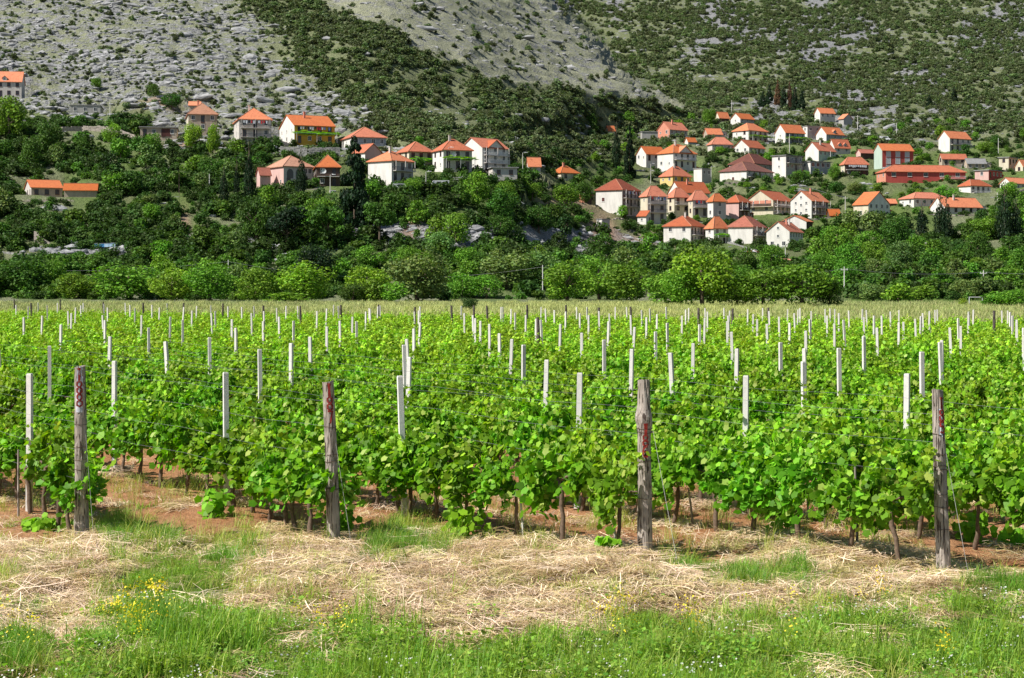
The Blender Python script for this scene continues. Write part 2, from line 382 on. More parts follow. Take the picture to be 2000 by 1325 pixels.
# ---------------------------------------------------------------- houses: measured table
# name, label, xl, xc, xr (photo columns of the far-left, near and far-right corners), ytop, yeave, ybase, roof form, roof, left wall, front wall (some darker or bluer: shade put into the colour), storeys, options
HS = [
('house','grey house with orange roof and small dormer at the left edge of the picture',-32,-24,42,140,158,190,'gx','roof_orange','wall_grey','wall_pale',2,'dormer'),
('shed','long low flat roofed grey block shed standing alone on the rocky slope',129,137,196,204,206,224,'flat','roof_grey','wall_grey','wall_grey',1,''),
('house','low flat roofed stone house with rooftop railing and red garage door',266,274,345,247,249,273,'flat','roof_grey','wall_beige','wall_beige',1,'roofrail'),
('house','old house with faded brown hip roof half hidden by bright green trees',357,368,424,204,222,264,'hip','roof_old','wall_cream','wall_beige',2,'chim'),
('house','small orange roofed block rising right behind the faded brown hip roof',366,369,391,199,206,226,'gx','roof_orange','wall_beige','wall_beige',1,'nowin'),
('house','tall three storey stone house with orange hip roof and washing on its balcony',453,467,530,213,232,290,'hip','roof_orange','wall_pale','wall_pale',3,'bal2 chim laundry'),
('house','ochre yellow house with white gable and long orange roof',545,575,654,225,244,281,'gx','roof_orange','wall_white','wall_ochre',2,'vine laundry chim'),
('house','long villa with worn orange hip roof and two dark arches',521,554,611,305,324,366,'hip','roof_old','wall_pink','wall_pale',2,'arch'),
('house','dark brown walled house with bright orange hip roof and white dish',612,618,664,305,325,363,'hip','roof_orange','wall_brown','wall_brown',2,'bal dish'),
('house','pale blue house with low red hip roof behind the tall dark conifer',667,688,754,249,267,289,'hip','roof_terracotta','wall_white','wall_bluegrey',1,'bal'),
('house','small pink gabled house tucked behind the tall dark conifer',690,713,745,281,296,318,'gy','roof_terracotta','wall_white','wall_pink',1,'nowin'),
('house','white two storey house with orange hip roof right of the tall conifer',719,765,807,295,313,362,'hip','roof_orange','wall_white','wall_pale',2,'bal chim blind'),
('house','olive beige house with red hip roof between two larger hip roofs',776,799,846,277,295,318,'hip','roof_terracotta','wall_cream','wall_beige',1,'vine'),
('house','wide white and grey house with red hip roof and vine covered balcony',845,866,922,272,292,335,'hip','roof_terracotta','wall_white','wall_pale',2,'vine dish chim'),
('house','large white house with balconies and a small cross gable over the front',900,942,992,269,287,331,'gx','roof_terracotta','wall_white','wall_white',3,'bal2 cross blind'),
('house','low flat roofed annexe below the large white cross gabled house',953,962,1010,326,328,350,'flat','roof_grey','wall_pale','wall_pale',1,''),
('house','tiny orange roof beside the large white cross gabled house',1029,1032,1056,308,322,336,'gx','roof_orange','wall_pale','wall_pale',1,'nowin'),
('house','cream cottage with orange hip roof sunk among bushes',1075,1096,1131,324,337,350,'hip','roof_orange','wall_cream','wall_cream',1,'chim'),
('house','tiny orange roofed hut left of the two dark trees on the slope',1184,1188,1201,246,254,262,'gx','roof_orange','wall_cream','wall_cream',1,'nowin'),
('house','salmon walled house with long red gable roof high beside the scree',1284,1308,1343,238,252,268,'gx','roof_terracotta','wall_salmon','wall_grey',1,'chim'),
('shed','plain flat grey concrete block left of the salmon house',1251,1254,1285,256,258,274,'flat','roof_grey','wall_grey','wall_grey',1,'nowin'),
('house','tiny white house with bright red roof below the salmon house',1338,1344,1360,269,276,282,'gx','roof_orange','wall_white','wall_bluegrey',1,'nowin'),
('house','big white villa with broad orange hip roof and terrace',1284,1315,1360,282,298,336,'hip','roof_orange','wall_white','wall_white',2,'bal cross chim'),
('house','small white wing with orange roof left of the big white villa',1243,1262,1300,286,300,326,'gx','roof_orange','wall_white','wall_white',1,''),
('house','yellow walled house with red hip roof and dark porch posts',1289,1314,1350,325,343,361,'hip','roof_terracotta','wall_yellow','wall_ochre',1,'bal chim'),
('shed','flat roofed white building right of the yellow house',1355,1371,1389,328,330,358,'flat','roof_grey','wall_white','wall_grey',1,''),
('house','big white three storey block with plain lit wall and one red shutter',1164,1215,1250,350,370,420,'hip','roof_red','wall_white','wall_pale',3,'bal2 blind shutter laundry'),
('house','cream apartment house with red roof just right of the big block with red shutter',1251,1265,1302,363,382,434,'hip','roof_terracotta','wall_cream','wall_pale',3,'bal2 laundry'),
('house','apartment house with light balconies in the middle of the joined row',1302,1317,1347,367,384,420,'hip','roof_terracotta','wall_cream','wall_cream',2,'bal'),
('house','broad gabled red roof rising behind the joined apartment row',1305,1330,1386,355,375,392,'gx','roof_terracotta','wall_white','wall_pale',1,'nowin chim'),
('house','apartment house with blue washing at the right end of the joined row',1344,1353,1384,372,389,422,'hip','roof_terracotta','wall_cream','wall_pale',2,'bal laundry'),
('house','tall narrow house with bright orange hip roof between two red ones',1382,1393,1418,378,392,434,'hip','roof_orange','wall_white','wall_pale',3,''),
('house','house with pink lit wall and dark shaded balconies with two dishes',1416,1443,1466,381,394,428,'hip','roof_terracotta','wall_pink','wall_brown',2,'bal dish blind'),  # brown front wall holds the shade of that side in its colour
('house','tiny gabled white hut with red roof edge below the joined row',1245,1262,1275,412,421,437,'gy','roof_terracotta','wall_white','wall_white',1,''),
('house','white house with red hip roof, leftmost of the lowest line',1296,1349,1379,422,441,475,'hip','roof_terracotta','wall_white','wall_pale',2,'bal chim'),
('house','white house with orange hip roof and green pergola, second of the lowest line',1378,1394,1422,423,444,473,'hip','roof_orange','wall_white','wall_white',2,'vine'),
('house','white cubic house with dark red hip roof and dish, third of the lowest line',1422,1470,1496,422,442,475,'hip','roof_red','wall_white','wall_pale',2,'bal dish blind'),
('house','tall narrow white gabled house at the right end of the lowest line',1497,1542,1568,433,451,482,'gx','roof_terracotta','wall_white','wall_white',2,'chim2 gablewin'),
('house','low white wall house with flat orange roof behind the narrow gabled one',1527,1575,1587,421,432,455,'gx','roof_orange','wall_white','wall_brown',1,'nowin'),  # end wall away from the sun: its shade is painted as brown
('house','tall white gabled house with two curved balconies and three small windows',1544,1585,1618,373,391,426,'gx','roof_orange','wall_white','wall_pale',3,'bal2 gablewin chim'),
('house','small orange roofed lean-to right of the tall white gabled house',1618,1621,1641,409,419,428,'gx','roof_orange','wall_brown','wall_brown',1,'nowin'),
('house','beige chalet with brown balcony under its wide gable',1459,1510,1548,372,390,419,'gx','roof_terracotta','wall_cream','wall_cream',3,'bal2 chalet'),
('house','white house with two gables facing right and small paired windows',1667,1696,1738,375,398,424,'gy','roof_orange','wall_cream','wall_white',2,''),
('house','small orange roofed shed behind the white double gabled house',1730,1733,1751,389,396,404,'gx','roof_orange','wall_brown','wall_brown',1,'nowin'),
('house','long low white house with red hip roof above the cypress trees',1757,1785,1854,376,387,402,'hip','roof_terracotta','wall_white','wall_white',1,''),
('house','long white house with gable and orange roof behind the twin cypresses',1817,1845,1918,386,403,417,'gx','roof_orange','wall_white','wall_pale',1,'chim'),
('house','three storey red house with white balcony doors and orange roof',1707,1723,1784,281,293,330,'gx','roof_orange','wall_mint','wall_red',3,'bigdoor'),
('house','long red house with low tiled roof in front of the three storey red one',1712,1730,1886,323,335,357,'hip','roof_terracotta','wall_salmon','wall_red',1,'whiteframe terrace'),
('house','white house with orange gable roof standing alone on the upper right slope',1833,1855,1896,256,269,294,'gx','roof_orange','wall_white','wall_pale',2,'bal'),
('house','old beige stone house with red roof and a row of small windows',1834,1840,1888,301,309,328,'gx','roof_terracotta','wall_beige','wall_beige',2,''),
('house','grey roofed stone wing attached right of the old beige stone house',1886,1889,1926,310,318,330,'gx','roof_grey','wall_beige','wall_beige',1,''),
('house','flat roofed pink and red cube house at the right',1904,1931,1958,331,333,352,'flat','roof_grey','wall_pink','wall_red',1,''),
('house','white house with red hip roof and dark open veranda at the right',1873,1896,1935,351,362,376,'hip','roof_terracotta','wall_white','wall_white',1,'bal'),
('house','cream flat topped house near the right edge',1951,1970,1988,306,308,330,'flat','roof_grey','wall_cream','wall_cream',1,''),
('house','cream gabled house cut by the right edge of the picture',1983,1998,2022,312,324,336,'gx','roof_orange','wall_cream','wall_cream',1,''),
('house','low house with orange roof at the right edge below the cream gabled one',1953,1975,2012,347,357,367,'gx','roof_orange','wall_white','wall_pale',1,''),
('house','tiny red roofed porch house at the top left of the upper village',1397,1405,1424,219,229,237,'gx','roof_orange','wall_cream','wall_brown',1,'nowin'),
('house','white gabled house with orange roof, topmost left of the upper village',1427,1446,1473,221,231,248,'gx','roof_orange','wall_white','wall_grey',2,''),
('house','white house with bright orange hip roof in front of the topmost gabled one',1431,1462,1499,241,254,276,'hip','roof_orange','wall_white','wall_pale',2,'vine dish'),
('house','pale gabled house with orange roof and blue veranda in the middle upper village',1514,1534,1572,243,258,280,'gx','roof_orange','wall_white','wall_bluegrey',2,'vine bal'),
('shed','flat roofed grey house right behind the pale gabled one with blue veranda',1568,1577,1603,245,247,266,'flat','roof_grey','wall_white','wall_grey',1,''),
('house','house with orange roof and one small dormer beside the flat grey one',1594,1614,1648,248,261,275,'gx','roof_orange','wall_white','wall_bluegrey',1,'dormer'),
('house','small white house with outside stairs, highest of the village',1591,1602,1631,211,220,236,'gx','roof_orange','wall_white','wall_pale',1,''),
('house','tiny house with grey gable end right of the highest one',1638,1648,1665,223,231,242,'gy','roof_orange','wall_grey','wall_grey',1,'nowin'),
('house','low orange roofed house left of the upper village in the scrub',1374,1382,1411,251,261,269,'gx','roof_orange','wall_beige','wall_grey',1,'nowin'),
('house','house with red hip roof and dark porch at the left of the upper village',1382,1391,1430,268,281,297,'hip','roof_terracotta','wall_pale','wall_grey',1,'bal'),
('house','white gable fronted house with reddish roof in the middle of the village',1433,1463,1494,273,287,300,'gx','roof_terracotta','wall_white','wall_pale',1,''),
('house','large dark red hip roof behind the house with white terrace railing',1424,1473,1517,301,319,337,'hip','roof_dark','wall_pale','wall_grey',1,''),
('house','pale pink house with dark red hip roof and one red shutter',1406,1458,1510,317,333,356,'hip','roof_dark','wall_white','wall_pale',2,'shutter bal dish'),
('house','unfinished flat concrete house of two levels',1508,1535,1567,302,304,344,'flat','roof_grey','wall_white','wall_grey',2,'bal'),
('house','flat roofed dark bluish house with white windows',1561,1583,1622,314,316,338,'flat','roof_grey','wall_white','wall_bluegrey',1,'whiteframe'),
('house','gabled house with green tinted front and red roof',1573,1599,1632,278,293,312,'gx','roof_terracotta','wall_white','wall_mint',1,'chim'),
('house','house with two small dormers in its red roof',1618,1630,1661,272,287,300,'gx','roof_terracotta','wall_white','wall_pale',1,'dormer'),
('house','small house with dull red roof left of the three storey red one',1672,1681,1708,292,298,312,'gx','roof_red','wall_pink','wall_brown',1,'nowin'),
('house','dark balconied house with red hip roof and white washing below the dull red roof',1642,1650,1696,307,320,342,'hip','roof_terracotta','wall_cream','wall_brown',2,'bal laundry'),
('hut','long stone cottage with bright orange roof among dark trees at far left',40,61,122,352,366,380,'gx','roof_orange','wall_pale','wall_beige',1,''),
('hut','lower orange roofed wing joined right of the long stone cottage',122,125,189,359,370,384,'gx','roof_orange','wall_beige','wall_beige',1,'nowin'),
('house','small pink porch with dark red roof left of the arched villa',502,508,522,328,340,366,'gx','roof_red','wall_pink','wall_pink',1,'nowin'),
('shed','tiny grey concrete shed on the bare slope below the big block',1168,1176,1190,427,429,442,'flat','roof_grey','wall_white','wall_grey',1,'nowin'),
('hut','small brick red chimney shaped hut left of the big white block',1135,1141,1152,380,382,396,'flat','roof_red','wall_salmon','wall_brown',1,'nowin'),
]
HOUSES = []
for h in HS:
    (nm, lb, xl, xc, xr, yt, ye, yb, form, rf, wl, wf, st, op) = h
    D = float(depth(xc, yb)); C = at(xc, yb)
    a = max(xr-xc, 3); b = max(xc-xl, 3)
    th = math.atan(1.15*b/a); th = min(max(th, math.radians(9)), math.radians(64))
    k = (xr-1000)/F; kl = (xl-1000)/F
    W = (C.x-k*C.y)/(k*math.sin(th)-math.cos(th)); W = abs(W)
    Dp = (C.x-kl*C.y)/(kl*math.cos(th)+math.sin(th)); Dp = abs(Dp)
    Dp = min(max(Dp, 3.0), 16); W = max(W, 3)
    HOUSES.append(dict(h=h, C=C, th=th, W=W, D=Dp))

PYS = np.concatenate([np.arange(600, 220, -1.6), np.arange(220, -20, -3.2), np.arange(-20, -451, -14)])
PXS = np.concatenate([np.arange(-1100, -60, 22), np.arange(-60, 2060, 6.5), np.arange(2060, 3101, 22)])
GX, GY = np.meshgrid(PXS, PYS)
GD = depth(GX, GY)
HX = (GX-1000)*GD/F; HY = GD.copy(); HZ = EYE+(HOR-GY)*GD/F
far = sst(600, 560, GY)
HZ += far*((fbm(HX*.035, HY*.035, 3)-.5)*5*sst(420, 620, HY)+(fbm(HX*.16, HY*.16, 9)-.5)*1.8*sst(370, 450, HY))
# rock ledges across the slope
led = (HZ+HX*.10+fbm(HX*.02, HY*.02, 5)*16)
HZ += sst(560, 620, HY)*(fbm(HX*.03, HY*.03, 21) > .42)*(np.abs((led/5.5) % 1-.5)*2)**3*1.9
def flatten():
    global HZ
    for q in HOUSES:
        C = q['C']; c, s = math.cos(q['th']), math.sin(q['th'])
        dx = HX-C.x; dy = HY-C.y; u = dx*c+dy*s; v = -dx*s+dy*c
        dist = np.maximum(np.maximum(-u, u-q['W']), np.maximum(-v, v-q['D']))
        t = sst(7.0, 1.8, dist)
        HZ = np.where(HZ > C.z-.2, HZ*(1-t)+(C.z-.2)*t, HZ)
        t2 = sst(4.0, 1.0, dist)
        HZ = np.where((HZ < C.z-1.2), HZ*(1-t2)+(C.z-.5)*t2, HZ)
flatten()
def hz(px, py):
    """height of the finished hillside at grid position"""
    i = np.interp(py, -PYS if False else PYS[::-1], np.arange(len(PYS))[::-1]); j = np.interp(px, PXS, np.arange(len(PXS)))
    i0 = np.clip(np.floor(i).astype(int), 0, len(PYS)-2); j0 = np.clip(np.floor(j).astype(int), 0, len(PXS)-2)
    fi = i-i0; fj = j-j0
    return (HZ[i0, j0]*(1-fi)+HZ[i0+1, j0]*fi)*(1-fj)+(HZ[i0, j0+1]*(1-fi)+HZ[i0+1, j0+1]*fi)*fj
def onhill(px, py):
    p = at(px, py); p.z = float(hz(px, py)); return p

# land cover, in terms of direction and height angle on the slope
def edge_px(py): return np.interp(py, [-450, -200, 0, 80, 130, 225, 262], [640, 880, 1085, 1165, 1200, 1340, 1340])
def belt_hi(py): return np.interp(py, [-450, -200, 0, 60, 90, 160, 215, 260], [250, 420, 640, 730, 800, 1000, 1290, 1500])
def belt_lo(py): return np.interp(py, [-450, -200, 0, 60, 120, 180, 250, 300], [60, 250, 480, 520, 560, 640, 745, 760])
def cover(px, py):
    px = np.asarray(px, float); py = np.asarray(py, float)
    n = (fbm(px*.012, py*.02, 31)-.5)
    e = edge_px(py)+n*50
    bh = belt_hi(py)+n*110; bl = belt_lo(py)+n*130
    up = py < 262+n*20
    right = sst(-8, 8, px-e)*sst(300, 250, py)
    belt = sst(-60, 55, px-bl+n*90)*sst(26, -26, px-bh)*(1-right)*sst(330, 290, py)
    strip = sst(-26, 26, px-bh)*(1-right)*sst(300, 240, py)
    leftrock = sst(55, -60, px-bl+n*90)*sst(330-80*(px < 300), 240-60*(px < 300), py)
    return right, belt, strip, leftrock
r_, b_, s_, l_ = cover(GX, GY)
nn = fbm(GX*.01, GY*.014, 77)
ROCK = np.clip(.56*l_+.34*b_+.50*s_+r_*(.46+.36*sst(.48, .66, nn)), 0, 1)
low = np.clip(1-(r_+b_+s_+l_), 0, 1)
bluff = np.exp(-((GY-(455+(GX-800)*.06))/26)**2)*sst(660, 720, GX)*sst(1340, 1180, GX)
bluff2 = np.exp(-((GY-492)/12)**2)*sst(60, 100, GX)*sst(330, 200, GX)+np.exp(-((GY-(470+(GX-400)*.12))/12)**2)*sst(330, 370, GX)*sst(640, 560, GX)
ROCK = np.clip(ROCK+low*(.34+.6*bluff+.5*bluff2), 0, 1)
DRY = np.clip(1.0*s_+.55*l_+.2*b_+.12*r_+low*.3*sst(.5, .6, nn), 0, 1)
FRESH = np.clip(low*sst(.40, .55, fbm(GX*.02, GY*.03, 5))*.6+sst(1640, 1700, GX)*sst(600, 590, GY)*sst(566, 578, GY), 0, 1)
fb = sst(568, 583, GY)          # the meadow beyond the vines
DRY = np.clip(DRY*(1-fb)+fb*(.6-.6*sst(1640, 1690, GX)*sst(580, 588, GY)), 0, 1); ROCK = ROCK*(1-fb)
SOIL = np.clip(np.exp(-((GX-1178)/26)**2-((GY-455)/38)**2)*1.3+np.exp(-((GX-1110)/60)**2-((GY-400)/22)**2)*.9
      + np.exp(-((GX-360)/9)**2-((GY-440)/28)**2)*1.2+np.exp(-((GX-800)/16)**2-((GY-440)/30)**2)*1.1
      + np.exp(-((GX-310)/40)**2-((GY-207)/9)**2)*.8+np.exp(-((GX-360)/50)**2-((GY-285)/12)**2)*.9+np.exp(-((GX-1270)/60)**2-((GY-470)/14)**2)*.8, 0, 1)
ni, nj = GX.shape
idx = np.arange(ni*nj).reshape(ni, nj)
fq = np.stack([idx[:-1, :-1], idx[:-1, 1:], idx[1:, 1:], idx[1:, :-1]], -1).reshape(-1, 4)
me = mesh_np('hillside', np.stack([HX, HY, HZ], -1).reshape(-1, 3), fq, MATS['hill_ground'], smooth=True,
             extra=dict(rock=ROCK.ravel(), dry=DRY.ravel(), fresh=FRESH.ravel(), soil=SOIL.ravel()))
ob('hillside', me, kind='structure', label='rocky limestone hillside behind the village and vineyard')

# ---------------------------------------------------------------- vineyard field
ROWM = -0.60                     # rows lean left as they run away from the camera
ENDS = [(-5.26, 21.92), (-2.17, 21.35), (1.49, 20.26), (4.58, 19.15)]
ROWU = Vector((ROWM, 1, 0)).normalized()
def rowx(k):                     # k=0: row 188, 1: 187, 2: 186, 3: 185, ... ; point where the row starts
    if 0 <= k <= 3: return ENDS[k]
    if k < 0: return (-5.26+3.3*k, 21.92-.6*k)
    return (4.58+2.6*(k-3), 19.15-.75*min(k-3, 3)-.3*max(0, k-6))
NROWS = range(-1, 54)
def farlim(x): return 121-x*.5
_rows = [(k, *rowx(k)) for k in NROWS]
def rowdist(X, Y):
    """signed distance to the nearest vine row, and distance past the row end"""
    best = np.full(np.shape(X), 9.0); past = np.zeros(np.shape(X))
    for k, x0, y0 in _rows:
        d = (X-x0)*ROWU.y-(Y-y0)*ROWU.x; al = (X-x0)*ROWU.x+(Y-y0)*ROWU.y
        m = np.abs(d) < np.abs(best); best = np.where(m, d, best); past = np.where(m, al, past)
    return best, past
BG_X = [-400, 0, 150, 230, 420, 500, 700, 900, 1000, 1060, 1250, 1400, 1560, 1750, 1850, 2000, 2500]
BG_Y = [1240, 1225, 1265, 1190, 1195, 1215, 1235, 1265, 1235, 1220, 1215, 1190, 1165, 1180, 1175, 1165, 1160]
BLOBS_G = [(900,1165,70,24,.7),(620,1165,50,22,.6),(1060,1190,50,22,.6),(1180,1215,80,22,.6),(430,1160,90,30,.9),(1540,1110,50,20,.5),(330,1125,170,46,1.15),(300,1180,130,40,.7),(450,1080,90,45,.9),(240,1040,55,45,.9),(790,1065,95,50,1.1),(1010,1085,90,28,.6),(1300,1182,80,20,.8),
 (70,1105,70,45,.7),(30,1170,60,50,.6),(1330,1108,60,20,.9),(1450,1130,60,22,.5),(1950,1145,110,24,1),(560,1160,130,30,.45),(640,1210,60,20,.5),(800,1190,60,30,.45),
 (1120,1150,60,26,.4),(980,1235,60,30,.5),(560,1205,70,22,.5),(1640,1140,120,20,.3),(1230,1240,90,40,.5),(250,1150,130,60,.55),(700,1185,90,40,.4),(1520,1010,80,14,.3)]
BLOBS_D = [(640,1130,140,34,1.3),(900,1210,300,40,.9),(1130,1140,170,34,1.2),(150,1100,90,34,1.1),(1780,1130,70,22,1.2),(1650,1085,200,24,1.2),(1560,1170,90,22,.7),(1880,1165,60,16,1.1),(1420,1175,90,20,.6),(1000,1110,120,24,.7),(110,1250,55,80,1.2),(120,1150,60,80,.8),(0,1220,60,25,.6),(1090,1215,130,35,.9),(1470,1195,110,25,.8),(1250,1170,60,16,.6)]
BLOBS_S = [(290,930,130,60,2.0),(390,995,80,45,1.7),(60,1045,60,35,1.0),(80,1075,45,26,.8),(690,1000,70,50,1),(1330,1070,70,35,.9),(1385,1095,90,25,.9),(1940,1090,120,42,1.3),
 (1000,1000,160,40,1.2),(1180,1040,120,30,.8),(1560,1020,160,35,1.2),(1750,1030,140,50,1.2),(1500,1080,120,16,.6),(880,960,100,60,1),(1320,1110,60,16,.5)]
def masks(X, Y):
    px = 1000+F*X/Y; py = HOR+F*EYE/Y
    n = fbm(X*1.3, Y*1.3, 41)-.5; n2 = fbm(X*4, Y*4, 43)-.5
    g = sst(-22, 22, py-np.interp(px, BG_X, BG_Y)+n*120+n2*50)
    dry = 0
    for (x, y, rx, ry, w_) in BLOBS_D: dry = dry+w_*np.exp(-((px-x)/rx)**2-((py-y)/ry)**2)
    for (x, y, rx, ry, w_) in BLOBS_G: g = g+w_*np.exp(-((px-x)/rx)**2-((py-y)/ry)**2)*(.75+n*1.2)
    g = np.clip(g-dry+n2*.3, 0, 1)
    s = 0
    for (x, y, rx, ry, w_) in BLOBS_S: s = s+w_*np.exp(-((px-x)/rx)**2-((py-y)/ry)**2)
    g = g*(1-np.clip(s-.3, 0, 1)*sst(1085, 1050, py))
    vy = sst(1080, 1010, py)                     # inside the vineyard the soil is mostly bare
    s = np.clip(s+vy*1.05+n*.5*(s > .1), 0, 1)*(1-g)
    straw = np.clip(1-s-g, 0, 1)
    return g, straw, s
def mound(X, Y):
    """swells of cut grass and soil"""
    z = (fbm(X*.8, Y*.8, 51)-.5)*.16+(fbm(X*3, Y*3, 52)-.5)*.06
    px = 1000+F*X/Y; py = HOR+F*EYE/Y
    for (x, y, rx, ry, a) in [(140,1110,110,40,.08),(650,1125,120,34,.10),(1150,1150,180,34,.14),(1840,1165,90,22,.10),(1600,1080,200,30,.08),(800,1220,240,50,.08),
                              (120,1200,45,130,-.13),(1340,1110,70,22,-.08),(60,1065,50,20,-.06),(330,1250,80,60,.10)]:
        z = z+a*np.exp(-((px-x)/rx)**2-((py-y)/ry)**2)
    return z
def gz(X, Y):
    X = np.asarray(X, float); Y = np.asarray(Y, float)
    z = mound(X, Y)*sst(60, 30, Y)
    d, past = rowdist(X, Y)
    z = z+sst(60, 30, Y)*sst(0, 1.5, past)*(.06*(np.cos(d*2.4)-1)+.03*(fbm(X*6, Y*6, 8)-.5))
    return z
def gpt(x, y): return Vector((x, y, float(gz(np.array([x]), np.array([y]))[0])))
ys = np.concatenate([np.arange(7, 12, .5), np.arange(12, 30, .11), np.arange(30, 60, .7), np.arange(60, 271, 8), [271.25]])
ts = np.concatenate([np.arange(-1100, -60, 40), np.arange(-60, 2061, 10), np.arange(2080, 3101, 40)])
T_, Y_ = np.meshgrid(ts, ys); X_ = (T_-1000)*Y_/F
Z_ = gz(X_, Y_)
g_, st_, so_ = masks(X_, Y_)
farm = sst(70, 128, Y_)*0+sst(-2, 2, Y_-farlim(X_))
me = mesh_np('field', np.stack([X_, Y_, Z_], -1).reshape(-1, 3),
             (lambda q: np.stack([q[:-1, :-1], q[:-1, 1:], q[1:, 1:], q[1:, :-1]], -1).reshape(-1, 4))(np.arange(T_.size).reshape(T_.shape)),
             MATS['field_ground'], smooth=True, extra=dict(green=(g_*(1-farm)).ravel(), straw=(st_*(1-farm)).ravel(), far=farm.ravel()))
ob('field_ground', me, kind='structure', label='red earth and mown grass of the vineyard field')
# ---------------------------------------------------------------- scattering of uncountable stuff
PROTO = bpy.data.collections.new("plant_sources")   # not linked to the scene: only instanced
def scatter(name, pts, rot, scl, idx, protos, label, cat):
    src = bpy.data.collections.new(name+"_sources")
    for i, me_ in enumerate(protos):
        src.objects.link(bpy.data.objects.new("%s_kind_%02d" % (name, i), me_))
    me = bpy.data.meshes.new(name); n = len(pts)
    me.vertices.add(n); me.vertices.foreach_set('co', np.asarray(pts, np.float32).ravel())
    for nm, arr, ty in (('rot', rot, 'FLOAT_VECTOR'), ('scl', scl, 'FLOAT_VECTOR')):
        a = me.attributes.new(nm, ty, 'POINT'); a.data.foreach_set('vector', np.asarray(arr, np.float32).ravel())
    a = me.attributes.new('kind', 'INT', 'POINT'); a.data.foreach_set('value', np.asarray(idx, np.int32))
    me.update()
    g = bpy.data.node_groups.new(name, 'GeometryNodeTree')
    g.interface.new_socket('Geometry', in_out='INPUT', socket_type='NodeSocketGeometry')
    g.interface.new_socket('Geometry', in_out='OUTPUT', socket_type='NodeSocketGeometry')
    N = g.nodes.new; L = g.links.new
    gi = N('NodeGroupInput'); go = N('NodeGroupOutput'); iop = N('GeometryNodeInstanceOnPoints')
    ci = N('GeometryNodeCollectionInfo'); ci.inputs[0].default_value = src; ci.inputs[1].default_value = True; ci.inputs[2].default_value = True
    def na(nm, ty):
        x = N('GeometryNodeInputNamedAttribute'); x.data_type = ty; x.inputs[0].default_value = nm
        return x.outputs['Attribute']
    er = N('FunctionNodeEulerToRotation'); L(na('rot', 'FLOAT_VECTOR'), er.inputs[0])
    L(gi.outputs[0], iop.inputs['Points']); L(ci.outputs[0], iop.inputs['Instance'])
    iop.inputs['Pick Instance'].default_value = True
    L(na('kind', 'INT'), iop.inputs['Instance Index']); L(er.outputs[0], iop.inputs['Rotation']); L(na('scl', 'FLOAT_VECTOR'), iop.inputs['Scale'])
    L(iop.outputs[0], go.inputs[0])
    o = ob(name, me, kind='stuff', label=label, cat=cat)
    md = o.modifiers.new('spread', 'NODES'); md.node_group = g
    return o
def rots(n, tilt=.0):
    r = np.zeros((n, 3)); r[:, 2] = NR.uniform(0, 2*math.pi, n)
    if tilt: r[:, :2] = NR.normal(0, tilt, (n, 2))
    return r
def scl3(n, lo, hi, flat=1.0):
    s = NR.uniform(lo, hi, n); return np.stack([s*NR.uniform(.85, 1.2, n), s*NR.uniform(.85, 1.2, n), s*flat*NR.uniform(.8, 1.2, n)], 1)

# ---------------------------------------------------------------- leaves
_lo = [(0, 0), (.36, -.08), (.40, .24), (.50, .52), (.31, .70), (0, .98), (-.31, .70), (-.50, .52), (-.40, .24), (-.36, -.08)]
LEAF_V = np.array([(0, .38, -.07)]+[(x, y, -.10*(abs(x)*2)**1.5 - (.12 if y > .9 else 0)) for x, y in _lo])
LEAF_F = np.array([(0, i+1, (i+1) % 10+1) for i in range(10)])
DIA_V = np.array([(0, 0, 0), (.42, .45, -.08), (0, 1, -.05), (-.42, .45, -.08)])
DIA_F = np.array([(0, 1, 2), (0, 2, 3)])
def frames(nrm, droop):
    """rotation matrices with local z along nrm, local y hanging along droop"""
    n = nrm/np.linalg.norm(nrm, axis=1, keepdims=True)
    y = droop-n*(droop*n).sum(1, keepdims=True); y /= np.linalg.norm(y, axis=1, keepdims=True)+1e-9
    x = np.cross(y, n); return np.stack([x, y, n], 2)
def leafcloud(pos, nrm, droop, size, LV, LF, tint):
    M = frames(nrm, droop)
    v = np.einsum('nij,kj->nki', M, LV)*size[:, None, None]+pos[:, None, :]
    k = len(LV); f = LF[None]+(np.arange(len(pos))*k)[:, None, None]
    return v.reshape(-1, 3), f.reshape(-1, 3), np.repeat(tint, k, 0)
